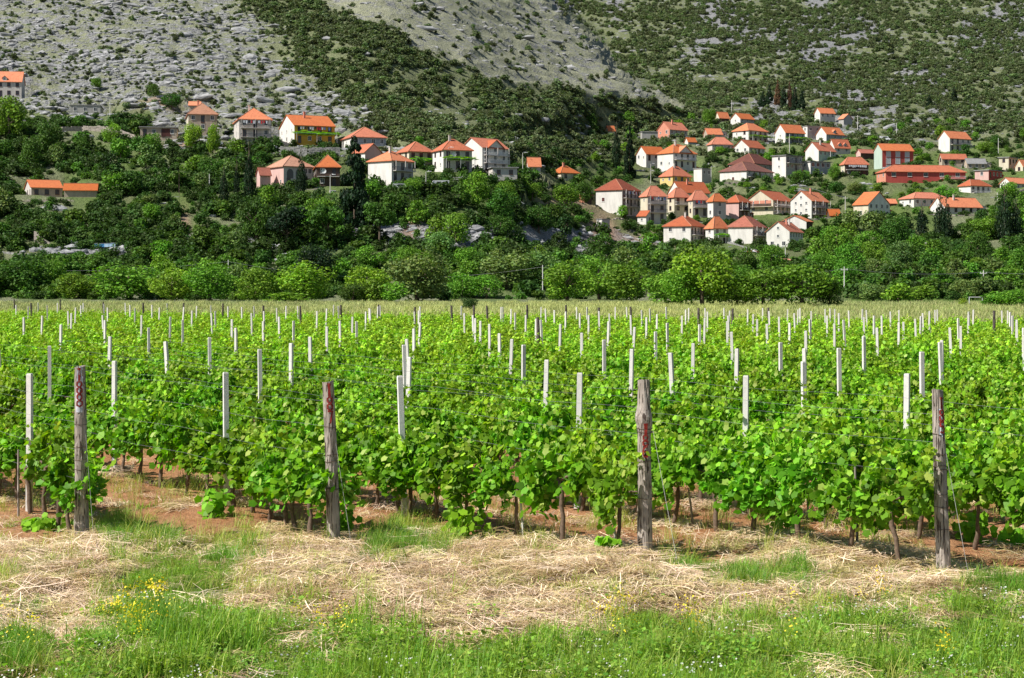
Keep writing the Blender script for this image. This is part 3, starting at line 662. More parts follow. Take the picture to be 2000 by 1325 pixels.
def vine_foliage(seed, n, LV, LF, big=1.0, length=.98):
    g = np.random.default_rng(seed)
    nsh = 10                                             # shoots rising from the cordon and hanging out
    sx = np.linspace(-length/2, length/2, nsh)+g.normal(0, .05, nsh)
    sh = g.integers(0, nsh, n); t = g.uniform(0, 1, n)
    lean = g.normal(0, .13, nsh); side = np.where(g.uniform(0, 1, nsh) < .5, -1, 1)*g.uniform(.08, .34, nsh)
    top = g.uniform(.95, 1.52, nsh); top[g.integers(0, nsh)] += .2
    hang = g.uniform(0, 1, nsh) < .55
    z0 = .66
    z = np.where(hang[sh] & (g.uniform(0, 1, n) < .6), z0+.25-t*g.uniform(.22, .56, n), z0+t*(top[sh]-z0))
    out = np.where(z < z0+.2, 1.0, .25+.75*np.sin(np.clip((top[sh]-z)/(top[sh]-z0), 0, 1)*math.pi*.8))
    x = sx[sh]+lean[sh]*t+g.normal(0, .05, n)
    y = side[sh]*out+g.normal(0, .065, n)*(1.1-t*.5)
    pos = np.stack([x, y, z], 1)
    nrm = np.stack([g.normal(0, .7, n), np.sign(y+1e-3)*.7+g.normal(0, .65, n), .45+g.normal(0, .6, n)], 1)
    droop = np.stack([g.normal(0, .5, n), np.sign(y)*.5+g.normal(0, .4, n), np.full(n, -.8)+g.normal(0, .3, n)], 1)
    young = np.clip((z-.98)/.45, 0, 1)+g.uniform(-.25, .25, n); young = np.clip(young, 0, 1)
    size = (.094-.038*young)*g.uniform(.75, 1.2, n)*big
    old = np.array([.62, .78, .55]); yg = np.array([1.6, 1.38, 1.7])
    tint = old*(1-young[:, None])+yg*young[:, None]
    tint = tint*np.exp(g.normal(-.02, .33, (n, 1)))*np.stack([g.uniform(.9, 1.15, n), np.ones(n), g.uniform(.8, 1.3, n)], 1)
    pale = g.uniform(0, 1, n) < .06
    tint[pale] = np.array([2.5, 1.65, 6.0])*g.uniform(.6, 1, (pale.sum(), 1))   # pale undersides and shoot tips
    return pos, nrm, droop, size, tint
def vine_mesh(name, seed, n, LV, LF, big=1.0):
    p = vine_foliage(seed, n, LV, LF, big); v, f, t = leafcloud(*p[:4], LV, LF, p[4]*((1.12, 1.06, 1.0) if big > 1 else (1, 1, 1)))
    return mesh_np(name, v, f, MATS['vine_leaf'], tint=t)
NEARV = [vine_mesh('vine_foliage_near', 100+i, 880, LEAF_V, LEAF_F) for i in range(8)]
FARV = [vine_mesh('vine_foliage_far', 200+i, 330, DIA_V, DIA_F, 1.55) for i in range(6)]
TRUNKV = []
for i in range(5):
    g = random.Random(i); b = MB(); x = y = 0; pts = []; rr = []
    lx = g.uniform(-.09, .09); ly = g.uniform(-.05, .05)
    for j in range(7):
        t = j/6; pts.append((lx*t*2+g.uniform(-.015, .015), ly*t+g.uniform(-.015, .015), -.08+t*.83)); rr.append(.030-.010*t+g.uniform(-.004, .006))
    b.tube(pts, rr, 7)
    e = pts[-1]
    b.tube([e, (e[0]+.2, e[1], .82), (e[0]+.5, e[1]+.02, .80)], [.02, .014, .008], 5); b.tube([e, (e[0]-.2, e[1], .80), (e[0]-.45, e[1], .82)], [.02, .013, .008], 5)
    TRUNKV.append(b.mesh('vine_trunk', MATS['vine_bark'], smooth=True))
LEAF_ME = []
for i, tn in enumerate([(.75, .85, .6), (1.0, 1.0, .9), (1.25, 1.15, 1.2)]):
    LEAF_ME.append(mesh_np('vine_leaf', LEAF_V*.115, LEAF_F, MATS['vine_leaf'], tint=np.tile(tn, (11, 1))))

ROWOFF = {0: .27, 1: .62, 2: -.50, 3: -.07, 4: -.2}
vines = []; rowang = math.atan2(ROWU.y, ROWU.x)
for k, x0, y0 in _rows:
    x0 += 0; s = .55
    while True:
        x = x0+ROWU.x*s+ROWOFF.get(k, 0)*float(sst(0, 4, s))*float(sst(30, 6, s)); y = y0+ROWU.y*s
        if y > farlim(x): break
        px = 1000+F*x/y
        if -220 < px < 2230 and y > 10: vines.append((y, k, x+R.uniform(-.04, .04), y+R.uniform(-.04, .04), px))
        s += .86+R.uniform(-.08, .10)
for (a_, b_y, k_) in ((790, 24.3, 2), (1127, 25.15, 3), (1455, 24.7, 4)):
    vines.append((b_y-.3, k_, (a_-1000)*b_y/F+.05, b_y-.3, a_))
vines.sort()
NEAR_N = 300
ROWNAME = {0: 'behind the leftmost numbered post', 1: 'behind the brownish leaning numbered post', 2: 'behind the knotty numbered post', 3: 'behind the rightmost numbered post'}
SIXN = [(57, 'leftmost'), (443, 'second'), (790, 'third'), (1127, 'fourth'), (1455, 'fifth'), (1770, 'rightmost')]
nleaf = 0; nvis = 0; near_list = []; rest = []
for v in vines:
    (near_list if (len(near_list) < NEAR_N and -90 < v[4] < 2090) else rest).append(v)
firstof = {}
for i, (yy, k, x, y, px) in enumerate(near_list):
    z = float(gz(np.array([x]), np.array([y]))[0])
    rn = ROWNAME.get(k)
    grp = 'grapevines of the row '+rn if rn else 'grapevines of the rows deeper in the vineyard'
    sx_ = min(SIXN, key=lambda q: abs(q[0]-px)); wh = ('%s of' % ('left' if px < sx_[0] else 'right'))
    lab = ('leafy grapevine in the row %s, %s' % (rn, 'near its front' if y < 24 else 'further back')) if rn else 'leafy grapevine %s, %s the %s of six nearest white posts' % ('close by' if y < 26 else ('deeper in' if y < 31 else 'far back'), wh, sx_[1])
    if rn and k not in firstof:
        firstof[k] = 1; lab = 'first grapevine '+rn+', closest to it'
    e = empty('grapevine', (x, y, z), rowang+(math.pi if R.random() < .5 else 0), (1, R.uniform(.9, 1.15), R.uniform(.78, 1.10)), label=lab, cat='grapevine', group=grp)
    ob('foliage', R.choice(NEARV), e, kind='stuff')
    if y < 45: ob('trunk', R.choice(TRUNKV), e)
    if i < 22:
        for q in range(13):
            l = ob('leaf', R.choice(LEAF_ME), e)
            sd = -1 if e.rotation_euler.z > math.pi else 1
            a = R.uniform(-.5, .5); zz = R.uniform(.45, 1.15)
            # the side of the row that faces the path and the camera
            l.location = (a, -sd*R.uniform(.27, .42), zz)
            l.rotation_euler = (R.uniform(.5, 1.2)*(1), R.uniform(-.5, .5), (0 if sd > 0 else math.pi)+R.uniform(-.7, .7))
            l.scale = (R.uniform(.8, 1.25),)*3
            l.rotation_euler.x = R.uniform(1.9, 2.6)
n = len(rest)
pts = np.array([(x, y, 0.0) for (_, k, x, y, _) in rest]); pts[:, 2] = gz(pts[:, 0], pts[:, 1])
rt = np.zeros((n, 3)); rt[:, 2] = rowang+np.where(NR.uniform(0, 1, n) < .5, math.pi, 0)+NR.normal(0, .05, n)
sc = np.stack([NR.uniform(.95, 1.15, n), NR.uniform(.95, 1.3, n), np.where(pts[:, 1] > 60, NR.uniform(.78, 1.02, n), NR.uniform(.78, 1.12, n))], 1)
scatter('grapevine_rows', pts, rt, sc, np.where(pts[:, 1] > 52, NR.integers(0, 6, n), NR.integers(6, 14, n)), FARV+NEARV,
        'rows of green grapevines filling the vineyard behind the front vines', 'grapevines')
print('vines', len(near_list), n)
# low suckers and stray shoots at the row ends
def sucker(seed, n, r, h, bright=1.0):
    g = np.random.default_rng(seed)
    pos = np.stack([g.normal(0, r*.5, n), g.normal(0, r*.5, n), g.uniform(.02, h, n)], 1)
    nrm = np.stack([g.normal(-.3, .5, n), g.normal(-.5, .5, n), g.uniform(.2, 1, n)], 1); dr = np.stack([g.normal(0, .6, n), g.normal(0, .6, n), np.full(n, -.6)], 1)
    t = np.array([1.0, 1.0, .8])*g.uniform(.7, 1.4, (n, 1))*bright
    v, f, tt = leafcloud(pos, nrm, dr, g.uniform(.065, .125, n), LEAF_V, LEAF_F, t)
    return mesh_np('sucker', v, f, MATS['vine_leaf'], tint=tt)
for (px, py, r, h, lb) in [(905,1045,.28,.45,'bright leafy sucker on the ground left of the stick between posts 187 and 186'),(1530,1030,.16,.5,'dark trailing vine shoot hanging to the ground between posts 186 and 185'),
    (1500,1000,.2,.35,'leafy shoot reaching down beside the dark trailing one'),(665,1040,.2,.30,'dark round leafy sucker at the foot of post 187'),(1690,1030,.16,.5,'young leafy shoot round a stake left of post 185'),
    (1905,1050,.2,.4,'leafy sucker low on the red earth right of post 185'),(1985,1055,.18,.3,'leafy sucker at the right edge of the picture'),(255,1035,.2,.15,'small leafy weed on the straw right of post 188'),
    (85,1030,.25,.14,'broad leaved weed in front of the leftmost white post'),(1185,1090,.12,.2,'tiny green shoot in the straw left of post 186'),(420,1010,.22,.4,'leafy sucker beside the white post left of post 187')]:
    Y = EYE*F/(py-HOR); x = (px-1000)*Y/F
    ob('vine_shoot', sucker(int(px), int(40+r*260), r, h), loc=gpt(x, Y), label=lb, cat='vine shoot')

# ---------------------------------------------------------------- grass, straw, flowers
def blades(seed, n, h, wd, r, lean, mat, tints, seg=3, lying=False, base=0):
    g = np.random.default_rng(seed); V = []; Fc = []; T = []
    for i in range(n):
        a = g.uniform(0, 2*math.pi); rr = r*math.sqrt(g.uniform()); x, y = rr*math.cos(a), rr*math.sin(a)
        d = g.uniform(0, 2*math.pi); L = h*g.uniform(.5, 1.15); le = lean*g.uniform(.3, 1.4); wv = wd*g.uniform(.6, 1.3)
        dx, dy = math.cos(d), math.sin(d); sx, sy = -dy*wv, dx*wv
        if lying: z0 = g.uniform(.0, .05)+base
        tn = np.array(tints[g.integers(0, len(tints))])*g.uniform(.75, 1.25)
        n0 = len(V)
        for s in range(seg+1):
            t = s/seg
            if lying:
                c = g.uniform(-.1, .1)*L; px = x+(t-.5)*L*dx+c*-dy*t; py = y+(t-.5)*L*dy+c*dx*t
                pz = z0+.05*math.sin(t*math.pi)*g.uniform(.2, 1.4)*min(1, L*2)
            else:
                px = x+dx*le*L*t*t; py = y+dy*le*L*t*t; pz = L*(t-.35*le*t*t)
            k = (1-t*.85) if not lying else .8
            if s == seg and not lying: V.append((px, py, pz)); T.append(tn)
            else: V += [(px-sx*k, py-sy*k, pz), (px+sx*k, py+sy*k, pz+(.3*wv if lying else 0))]; T += [tn, tn]
        for s in range(seg):
            a0 = n0+2*s
            if s == seg-1 and not lying: Fc.append((a0, a0+1, a0+2))
            else: Fc.append((a0, a0+1, a0+3)); Fc.append((a0, a0+3, a0+2))
    return mesh_np('tuft', np.array(V), np.array(Fc), mat, tint=np.array(T))
GB = MATS['grass_blade']; SB = MATS['straw_strand']
gt = [(1, 1, 1), (.85, 1.0, .8), (1.25, 1.15, 1.2), (.6, .8, .7), (1.0, 1.08, .5)]
gdk = [(.5, .72, .55), (.65, .85, .6), (.8, .95, .7)]
drt = [(1.9, 1.35, 2.2), (2.3, 1.5, 3.0), (1.4, 1.15, 1.3)]
stt = [(1, 1, 1), (1.15, 1.12, 1.1), (.8, .76, .7), (.95, .85, .7), (.62, .55, .45), (.78, .85, .5)]
PG = [blades(1, 34, .17, .0045, .11, .7, GB, gt+drt[:2]), blades(2, 34, .22, .0042, .11, .6, GB, gt), blades(3, 30, .13, .005, .12, .9, GB, gt),
      blades(4, 30, .20, .004, .12, .8, GB, gt+drt), blades(5, 26, .30, .004, .10, .5, GB, gt)]
PD = [blades(6, 26, .26, .0035, .12, .8, GB, drt), blades(7, 22, .34, .003, .10, .6, GB, drt+gt[:1])]
PT = [blades(8, 46, .32, .005, .13, .5, GB, gdk), blades(9, 40, .27, .005, .14, .6, GB, gdk+gt[:2])]
PS = [blades(10+i, 40, .30, .0032, .16, 0, SB, stt, lying=True) for i in range(4)]+[blades(15, 30, .5, .0035, .2, 0, SB, stt[:3], lying=True)]
PS += [blades(17, 44, .30, .0032, .17, 0, SB, [(.5, .42, .33), (.62, .54, .38), (.45, .45, .22)], lying=True), blades(18, 40, .28, .0034, .16, 0, SB, [(.60, .66, .34), (.8, .8, .55), (.42, .5, .22)], lying=True)]  # darker brown kind paints shading into the straw; second kind is greenish
PU = [blades(16, 16, .16, .003, .12, 1.1, SB, stt)]
# broad clover-like leaves
def herb(seed, n, r, h, sz, tints, LV=DIA_V, LF=DIA_F, mat='grass_blade'):
    g = np.random.default_rng(seed); pos = np.stack([g.normal(0, r*.6, n), g.normal(0, r*.6, n), g.uniform(.01, h, n)], 1)
    nrm = np.stack([g.normal(0, .4, n), g.normal(0, .4, n), np.ones(n)], 1); dr = g.normal(0, 1, (n, 3))
    t = np.array(tints)[g.integers(0, len(tints), n)]*g.uniform(.7, 1.3, (n, 1))
    v, f, tt = leafcloud(pos, nrm, dr, sz*g.uniform(.6, 1.3, n), LV, LF, t); return mesh_np('herb', v, f, MATS[mat], tint=tt)
PH = [herb(20, 60, .13, .14, .035, gt), herb(21, 50, .12, .10, .045, gt[:2]+gdk), herb(22, 44, .12, .2, .03, gt)]
def flower(seed):
    g = np.random.default_rng(seed); V = []; Fc = []; T = []; mi = []
    m1 = blades(seed, 8, .26, .004, .07, .35, GB, gt)
    v = np.array([p.co for p in m1.vertices]); f = [tuple(p.vertices) for p in m1.polygons]; t = [(1, 1, 1)]*len(v); mi = [0]*len(f); v = [tuple(p) for p in v]
    for i in range(12):
        c = np.array([g.normal(0, .05), g.normal(0, .05), g.uniform(.16, .34)]); n0 = len(v); s = g.uniform(.006, .011)
        for q in range(5):
            a = q*2*math.pi/5; v.append((c[0]+s*math.cos(a), c[1]+s*math.sin(a)*.6, c[2]+s*math.sin(a)*.8)); t.append((1, g.uniform(.8, 1.05), 1))
        f.append(tuple(range(n0, n0+5))); mi.append(1)
    return mesh_np('flower', v, f, [GB, MATS['petal']], tint=np.array(t), mi=mi)
PF = [flower(31), flower(32)]
def whiteflower(seed):
    g = np.random.default_rng(seed); v = []; f = []
    for i in range(9):
        c = (g.normal(0, .09), g.normal(0, .09), g.uniform(.08, .2)); s = g.uniform(.006, .011); n0 = len(v)
        for q in range(5):
            a = q*2*math.pi/5; v.append((c[0]+s*math.cos(a), c[1]+s*math.sin(a)*.6, c[2]+s*math.sin(a)*.6))
        f.append(tuple(range(n0, n0+5)))
    return mesh_np('blossom', v, f, MATS['petal'], tint=np.tile((.75, .9, 22), (len(v), 1)))
PW = [whiteflower(41)]
def ground_points(n, y0, y1, margin=60):
    y = np.sqrt(NR.uniform(y0*y0, y1*y1, n)); px = NR.uniform(-margin, 2000+margin, n); x = (px-1000)*y/F
    return x, y
def place(name, x, y, protos, lo, hi, label, cat, tilt=.08, sink=0, kinds=None, flat=1.0, mul=1.0):
    n = len(x); z = gz(x, y)-sink
    return scatter(name, np.stack([x, y, z], 1), rots(n, tilt), scl3(n, lo, hi, flat)*mul, NR.integers(0, len(protos), n) if kinds is None else kinds, protos, label, cat)
x, y = ground_points(21000, 13.0, 26.5); g, s, so = masks(x, y)
k = NR.uniform(0, 1, len(x)) < g*1.1+s*.40*sst(.46, .60, fbm(x*2.2, y*2.2, 95)); xg, yg = x[k], y[k]
kd_ = NR.integers(0, 8, len(xg)); pn = fbm(xg*1.4, yg*1.4, 71); kd_ = np.where((pn > .56) & (kd_ < 5), NR.integers(3, 5, len(xg)), kd_)
GSCL = (.5+.85*sst(.35, .7, fbm(xg*1.9, yg*1.9, 72)))[:, None]*(1-.5*sst(15.8, 18.0, yg))[:, None]
place('green_grass', xg, yg, PG+PH, .7, 1.2, 'fresh green grass and clover in the foreground', 'grass', kinds=kd_, mul=GSCL)
x, y = ground_points(27000, 13.0, 27); g, s, so = masks(x, y)
k = NR.uniform(0, 1, len(x)) < s*(.55+.6*sst(.38, .58, fbm(x*1.1, y*1.1, 91)))+.02*(1-so)+.10*so*sst(.5, .62, fbm(x*2, y*2, 92)); xs, ys_ = x[k], y[k]; ns = fbm(xs*1.7, ys_*1.7, 97); u = NR.uniform(0, 1, len(xs)); kk = NR.integers(0, 5, len(xs)); kk = np.where((ns > .50) & (u < .55), 5, kk); kk = np.where((ns < .44) & (u < .5), 6, kk); kk = np.where(u > .94, 7, kk)
place('cut_straw', xs, ys_, PS+PU, .7, 1.3, 'pale cut straw lying in swirls at the row ends', 'straw', tilt=.14, kinds=kk)
x, y = ground_points(9000, 13.2, 30); g, s, so = masks(x, y)
pp = .20*sst(.55, .7, fbm(x*1.5, y*1.5, 61))+.02+.25*(g > .3)*(g < .8)
k = NR.uniform(0, 1, len(x)) < pp; place('dry_grass', x[k], y[k], PD, .7, 1.3, 'dry seeding grass standing between the green', 'grass')
# tall dark grass clumps; those right of posts paint shade by dark tint
tx, ty = [], []
for (px, py, rx, ry, n) in [(765, 1075, 42, 42, 90), (850, 1085, 40, 22, 30), (235, 1045, 45, 42, 70), (315, 1065, 30, 14, 30), (1335, 1118, 40, 8, 30), (1560, 1130, 26, 34, 46), (1460, 1140, 70, 20, 60),
                            (1950, 1160, 70, 16, 70), (340, 1250, 60, 34, 60), (50, 1290, 60, 30, 60), (1900, 1290, 90, 40, 60), (450, 1105, 40, 22, 24)]:
    a = NR.normal(px, rx*.55, n); b = NR.normal(py, ry*.55, n); yy = EYE*F/(b-HOR); tx.append((a-1000)*yy/F); ty.append(yy)
place('tall_grass', np.concatenate(tx), np.concatenate(ty), PT, .5, .95, 'tall dark green grass clumps near the row ends, partly shade put into colour', 'grass')
fx, fy = [], []
for (px, py, rx, ry, n) in [(255, 1240, 70, 34, 30), (310, 1215, 26, 12, 9), (270, 1275, 30, 14, 12), (30, 1270, 40, 24, 9), (1185, 1260, 26, 30, 14), (1220, 1225, 26, 22, 7), (1350, 1255, 30, 20, 8), (1720, 1180, 30, 14, 8),
                            (580, 1260, 100, 26, 12), (1850, 1310, 20, 10, 4), (1500, 1230, 200, 50, 8)]:
    a = NR.normal(px, rx*.6, n); b = np.clip(NR.normal(py, ry*.6, n), 1000, 1360); yy = EYE*F/(b-HOR); fx.append((a-1000)*yy/F); fy.append(yy)
place('yellow_wildflowers', np.concatenate(fx), np.concatenate(fy), PF, .7, 1.1, 'small yellow wildflowers in the foreground grass', 'wildflowers')
x, y = ground_points(500, 13.2, 17.5); g, s, so = masks(x, y); k = NR.uniform(0, 1, len(x)) < g*.6*(.3+.7*(x > -2))
place('white_wildflowers', x[k], y[k], PW, .7, 1.2, 'tiny white clover blossoms in the foreground grass', 'wildflowers')
# weeds and straw between the vine rows
x, y = ground_points(1500, 20, 48); 
k = NR.uniform(0, 1, len(x)) < sst(.42, .62, fbm(x*.7, y*.7, 63)); place('vineyard_straw', x[k], y[k], PS+PU+[PG[2]], .8, 1.4, 'dry grass and straw between the vine rows', 'straw')
# tall pale meadow beyond the vines
def meadow(seed, tt): return blades(seed, 40, .8, .03, .8, .4, GB, tt)
mst = [(.36, .50, .25), (.32, .48, .20), (.52, .62, .38)]
MW = [blades(70, 40, .8, .03, .8, .4, SB, mst), blades(71, 40, .8, .03, .8, .4, SB, mst+[(.5, .68, .3)]), blades(72, 40, .7, .03, .8, .4, SB, [(.34, .55, .2), (.5, .68, .3), (.66, .74, .46)]), blades(73, 40, .8, .03, .8, .4, SB, [(.62, .80, .36)])]
n = 9000; y = np.sqrt(NR.uniform(112**2, 330**2, n)); px = NR.uniform(-100, 2100, n); x = (px-1000)*y/F
k = (y > farlim(x)+2); x, y, px = x[k], y[k], px[k]; py = HOR+F*EYE/y
zz = np.where(y > 271, hz(px, np.interp(y, [271.25, 330, 380], [600, 592, 585])), 0)
kd = np.where((px > 1650), NR.integers(1, 3, len(x)), np.where((px > 720) & (px < 1500), NR.choice([1, 3, 3, 3, 0], len(x)), NR.choice([0, 1, 2, 2, 3], len(x))))
scatter('meadow_grass', np.stack([x, y, zz-.05], 1), rots(len(x)), scl3(len(x), .6, 1.1), kd, MW, 'pale tall meadow grass between the vineyard and the trees', 'grass')
# ---------------------------------------------------------------- shrubs and rocks of the slopes
def cardcloud(pos, nrm, size, tint, g):
    n = len(pos); dr = g.normal(0, 1, (n, 3))
    return leafcloud(pos, nrm, dr, size, DIA_V*np.array([1.15, 1, 1.6])-np.array([0, .5, 0]), DIA_F, tint)
def crown(seed, n, kind='broad', mat='crown_leaf', card=.05):
    g = np.random.default_rng(seed)
    if kind == 'broad':
        nl = 26; c = g.normal(0, 1, (nl, 3)); c /= np.linalg.norm(c, axis=1, keepdims=True)
        c *= g.uniform(.35, 1, (nl, 1))**.5; c = c*np.array([.33, .33, .37])+np.array([0, 0, .47])
        r = g.uniform(.12, .21, nl)
    elif kind == 'bush':
        nl = 14; a = g.uniform(0, 6.28, nl); q = g.uniform(0, .33, nl); c = np.stack([q*np.cos(a), q*np.sin(a), g.uniform(.2, .66, nl)-q*.5], 1); r = g.uniform(.16, .3, nl)
    elif kind == 'cypress':
        nl = 22; t = np.linspace(.04, .93, nl); c = np.stack([g.normal(0, .06, nl), g.normal(0, .06, nl), t], 1); r = .42*np.clip(np.sin(np.clip(t*1.1+.12, 0, 1)**.8*math.pi), .2, 1)*g.uniform(.8, 1.1, nl)
    elif kind == 'conifer':
        nl = 46; t = g.uniform(.02, .97, nl)**.9; a = g.uniform(0, 6.28, nl); q = .40*(1-t)**.8*g.uniform(.5, 1, nl)
        q = q*1.2; c = np.stack([q*np.cos(a), q*np.sin(a), t], 1); r = (.14*(1-t)+.045)*g.uniform(.8, 1.2, nl)
    elif kind == 'pine':
        nl = 18; c = g.normal(0, 1, (nl, 3)); c /= np.linalg.norm(c, axis=1, keepdims=True); c = c*np.array([.36, .36, .24])*g.uniform(.4, 1, (nl, 1))+np.array([0, 0, .62]); r = g.uniform(.09, .17, nl)
    li = g.choice(nl, n, p=(r**2)/np.sum(r**2)); d = g.normal(0, 1, (n, 3)); d /= np.linalg.norm(d, axis=1, keepdims=True)
    zs = {'cypress': .16, 'conifer': .45, 'pine': .6}.get(kind, .9)
    rad = r[li][:, None]*g.uniform(.72, 1.08, (n, 1))
    pos = c[li]+d*rad*np.array([1, 1, zs])
    pos[:, 2] = np.abs(pos[:, 2])
    nrm = d*.55+g.normal(0, .5, (n, 3))+np.array([0, 0, .35])
    lob = g.uniform(.72, 1.25, nl)[li][:, None]
    tint = lob*g.uniform(.7, 1.3, (n, 1))*np.stack([g.uniform(.85, 1.15, n), np.ones(n), g.uniform(.7, 1.3, n)], 1)
    if kind == 'cypress': d2 = np.array([1, 1, .35])
    size = card*g.uniform(.6, 1.4, n)
    v, f, t = cardcloud(pos, nrm, size, tint, g)
    return mesh_np('crown', v, f, MATS[mat], tint=t)
SHR = [crown(300+i, 230, 'bush', 'shrub_leaf', .16) for i in range(5)]+[crown(310+i, 230, 'bush', 'shrub_leaf_fresh', .16) for i in range(3)]
BSH = [crown(320+i, 420, 'bush', 'bush_leaf', .12) for i in range(5)]+[crown(330+i, 420, 'bush', 'bush_leaf_fresh', .12) for i in range(3)]
def boulder(seed, flat):
    g = random.Random(seed)
    import bmesh
    bm = bmesh.new(); bmesh.ops.create_icosphere(bm, subdivisions=2, radius=.5)
    for v in bm.verts:
        p = v.co.copy(); q = Vector((round(p.x*3+g.uniform(-.3, .3))/3, round(p.y*3+g.uniform(-.3, .3))/3, round(p.z*3+g.uniform(-.3, .3))/3))
        v.co = p*.45+q*.6; v.co.z *= flat
    me = bpy.data.meshes.new('boulder'); bm.to_mesh(me); bm.free(); me.materials.append(MATS['limestone']); return me
ROCKS = [boulder(i, .75) for i in range(5)]

def slope_points(n, x0, x1, y0, y1):
    return NR.uniform(x0, x1, n), NR.uniform(y0, y1, n)
def near_house(px, py, m=2.0):
    P = np.stack([(px-1000)*depth(px, py)/F, depth(px, py)], 1); bad = np.zeros(len(px), bool)
    for q in HOUSES:
        C = q['C']; c, s = math.cos(q['th']), math.sin(q['th']); dx = P[:, 0]-C.x; dy = P[:, 1]-C.y
        u = dx*c+dy*s; v = -dx*s+dy*c
        bad |= (u > -m) & (u < q['W']+m) & (v > -m) & (v < q['D']+m)
    return bad
HRECT = [(h[2], h[4], h[5], h[6]+(h[7]-h[6])*.50+3) for h in HS]+[(184,232,470,489),(58,100,443,474),(195,226,515,534),(10,70,486,497),(60,184,478,490),(118,262,238,258),(560,625,281,300),(40,190,360,386),(478,494,300,372),(457,467,325,372),(430,444,340,380),(581,595,310,372),(344,356,345,385),(662,718,300,420),(1196,1211,260,318),(1218,1241,260,330),(1828,1856,396,450),(1792,1808,410,450),(1952,1972,385,450)]
def hides_house(px, py, rad, top):
    """would something of half width rad and height top (photo pixels) standing at px,py hide a house behind it?"""
    bad = np.zeros(len(px), bool)
    for (xl, xr, yt, yb) in HRECT:
        bad |= (px+rad > xl+2) & (px-rad < xr-2) & (py > yb-1) & (py-top < yb-4)
    return bad
# mountain scrub
px, py = slope_points(170000, -500, 2500, -260, 330)
r_, b_, s_, l_ = cover(px, py); nz = fbm(px*.02, py*.035, 131); nz2 = fbm(px*.006, py*.012, 133); nf = vnoise(px*.12, py*.2, 135)
streak = fbm(px*.012+py*.01, (py-px*.05)*.07, 137)
dens = b_*(.10+.85*sst(.32, .47, nz))*1.05+r_*(.22+1.0*sst(.66, .50, streak)*sst(.26, .40, nz))*1.1+s_*(.02+.07*(nz > .56))+l_*(.10+.17*sst(.48, .64, nz)+.08*sst(150, 220, py))
dens = dens*np.clip(1-.15*(nf > .8), 0, 1)
D = depth(px, py); area = (D/650)**-.6
k = (NR.uniform(0, 1, len(px)) < dens*.62) & (py < 335) & ~near_house(px, py, 3)
px, py, D, bb, rr_ = px[k], py[k], D[k], b_[k], r_[k]; L_K = l_[k]
Z = hz(px, py); n = len(px)
sz = np.exp(NR.normal(0, .30, n))*(1.9+.9*sst(700, 1200, D))*(1+.2*bb); sz = np.clip(sz, .8, 4.2)*(1-.30*L_K)
hm = hides_house(px, py, sz*F/D*.6, sz*F/D*.8); k = ~hm
P = np.stack([(px-1000)*D/F, D, Z-.1], 1)
scatter('hillside_scrub', P[k], rots(n)[k], (np.stack([sz*1.25, sz*1.25, sz*.95], 1)*NR.uniform(.8, 1.2, (n, 3)))[k], np.where(NR.uniform(0, 1, n) < .72, NR.integers(0, 5, n), NR.integers(5, 8, n))[k], SHR,
        'dark green scrub covering the mountain slopes', 'scrub')
print('scrub', int(k.sum()))
# scrub of the lower slope between trees and houses
px, py = slope_points(30000, -300, 2300, 235, 587)
r_, b_, s_, l_ = cover(px, py); lowm = np.clip(1-(r_+b_+s_+l_), 0, 1); nz = fbm(px*.02, py*.03, 141); D = depth(px, py)
bl = np.exp(-((py-(455+(px-800)*.06))/20)**2)*((px > 690) & (px < 1320))+np.exp(-((px-1178)/30)**2-((py-450)/36)**2)*1.5+np.exp(-((px-1110)/60)**2-((py-398)/18)**2)
dens = lowm*(.18+.85*sst(.34, .54, nz))*(1-.8*np.clip(bl, 0, 1))*np.where((px > 1150) & (py < 430), .85, 1.0)*np.where((px < 1000) & (py > 300), 1.0, 1)*np.where((py > 556) & (px > 560) & (px < 1640), .35, 1)
sz = np.clip(np.exp(NR.normal(.95, .35, len(px))), 1.1, 5.5); sz = np.where((px > 1150) & (py < 440), sz*.7, sz)
k = (NR.uniform(0, 1, len(px)) < dens*.55) & ~near_house(px, py, 1.2) & ~hides_house(px, py, sz*F/D*.55, sz*F/D*.8)
px, py, D, sz = px[k], py[k], D[k], sz[k]; n = len(px)
scatter('lower_slope_bushes', np.stack([(px-1000)*D/F, D, hz(px, py)-.15], 1), rots(n), np.stack([sz*1.2, sz*1.2, sz], 1)*NR.uniform(.8, 1.2, (n, 3)),
        np.where(NR.uniform(0, 1, n) < np.where(py < 505, .85, .45), NR.integers(0, 5, n), NR.integers(5, 8, n)), BSH, 'green bushes and undergrowth among the village and trees', 'bushes')
print('bushes', n)
# limestone outcrops in ledges
px, py = slope_points(150000, -500, 2500, -200, 540)
r_, b_, s_, l_ = cover(px, py); lowm = np.clip(1-(r_+b_+s_+l_), 0, 1)
q = (py-px*.10+fbm(px*.006, py*.01, 151)*60)/15.0; ledge = sst(.62, .9, fbm(px*.004+5, q*.9, 152)*1.45)*1.0
cl = sst(.40, .60, fbm(px*.02, py*.05, 153))
bl = np.exp(-((py-(455+(px-800)*.06))/18)**2)*((px > 690) & (px < 1320))*(vnoise(px*.02, py*.05, 3) > .35)+np.exp(-((py-492)/9)**2)*((px > 60) & (px < 230))*1.5+np.exp(-((py-(470+(px-400)*.12))/9)**2)*((px > 330) & (px < 640))
dens = l_*(.10+.9*ledge*(.35+.65*cl))+s_*(.012+.10*ledge*cl+.2*sst(1000, 1100, px)*sst(150, 60, py)*cl)+b_*.12*ledge+r_*.16*sst(.44, .58, fbm(px*.012+py*.01, (py-px*.05)*.07, 137))+lowm*(.012+.4*bl)
k = (NR.uniform(0, 1, len(px)) < dens*.75) & ~near_house(px, py, 2)
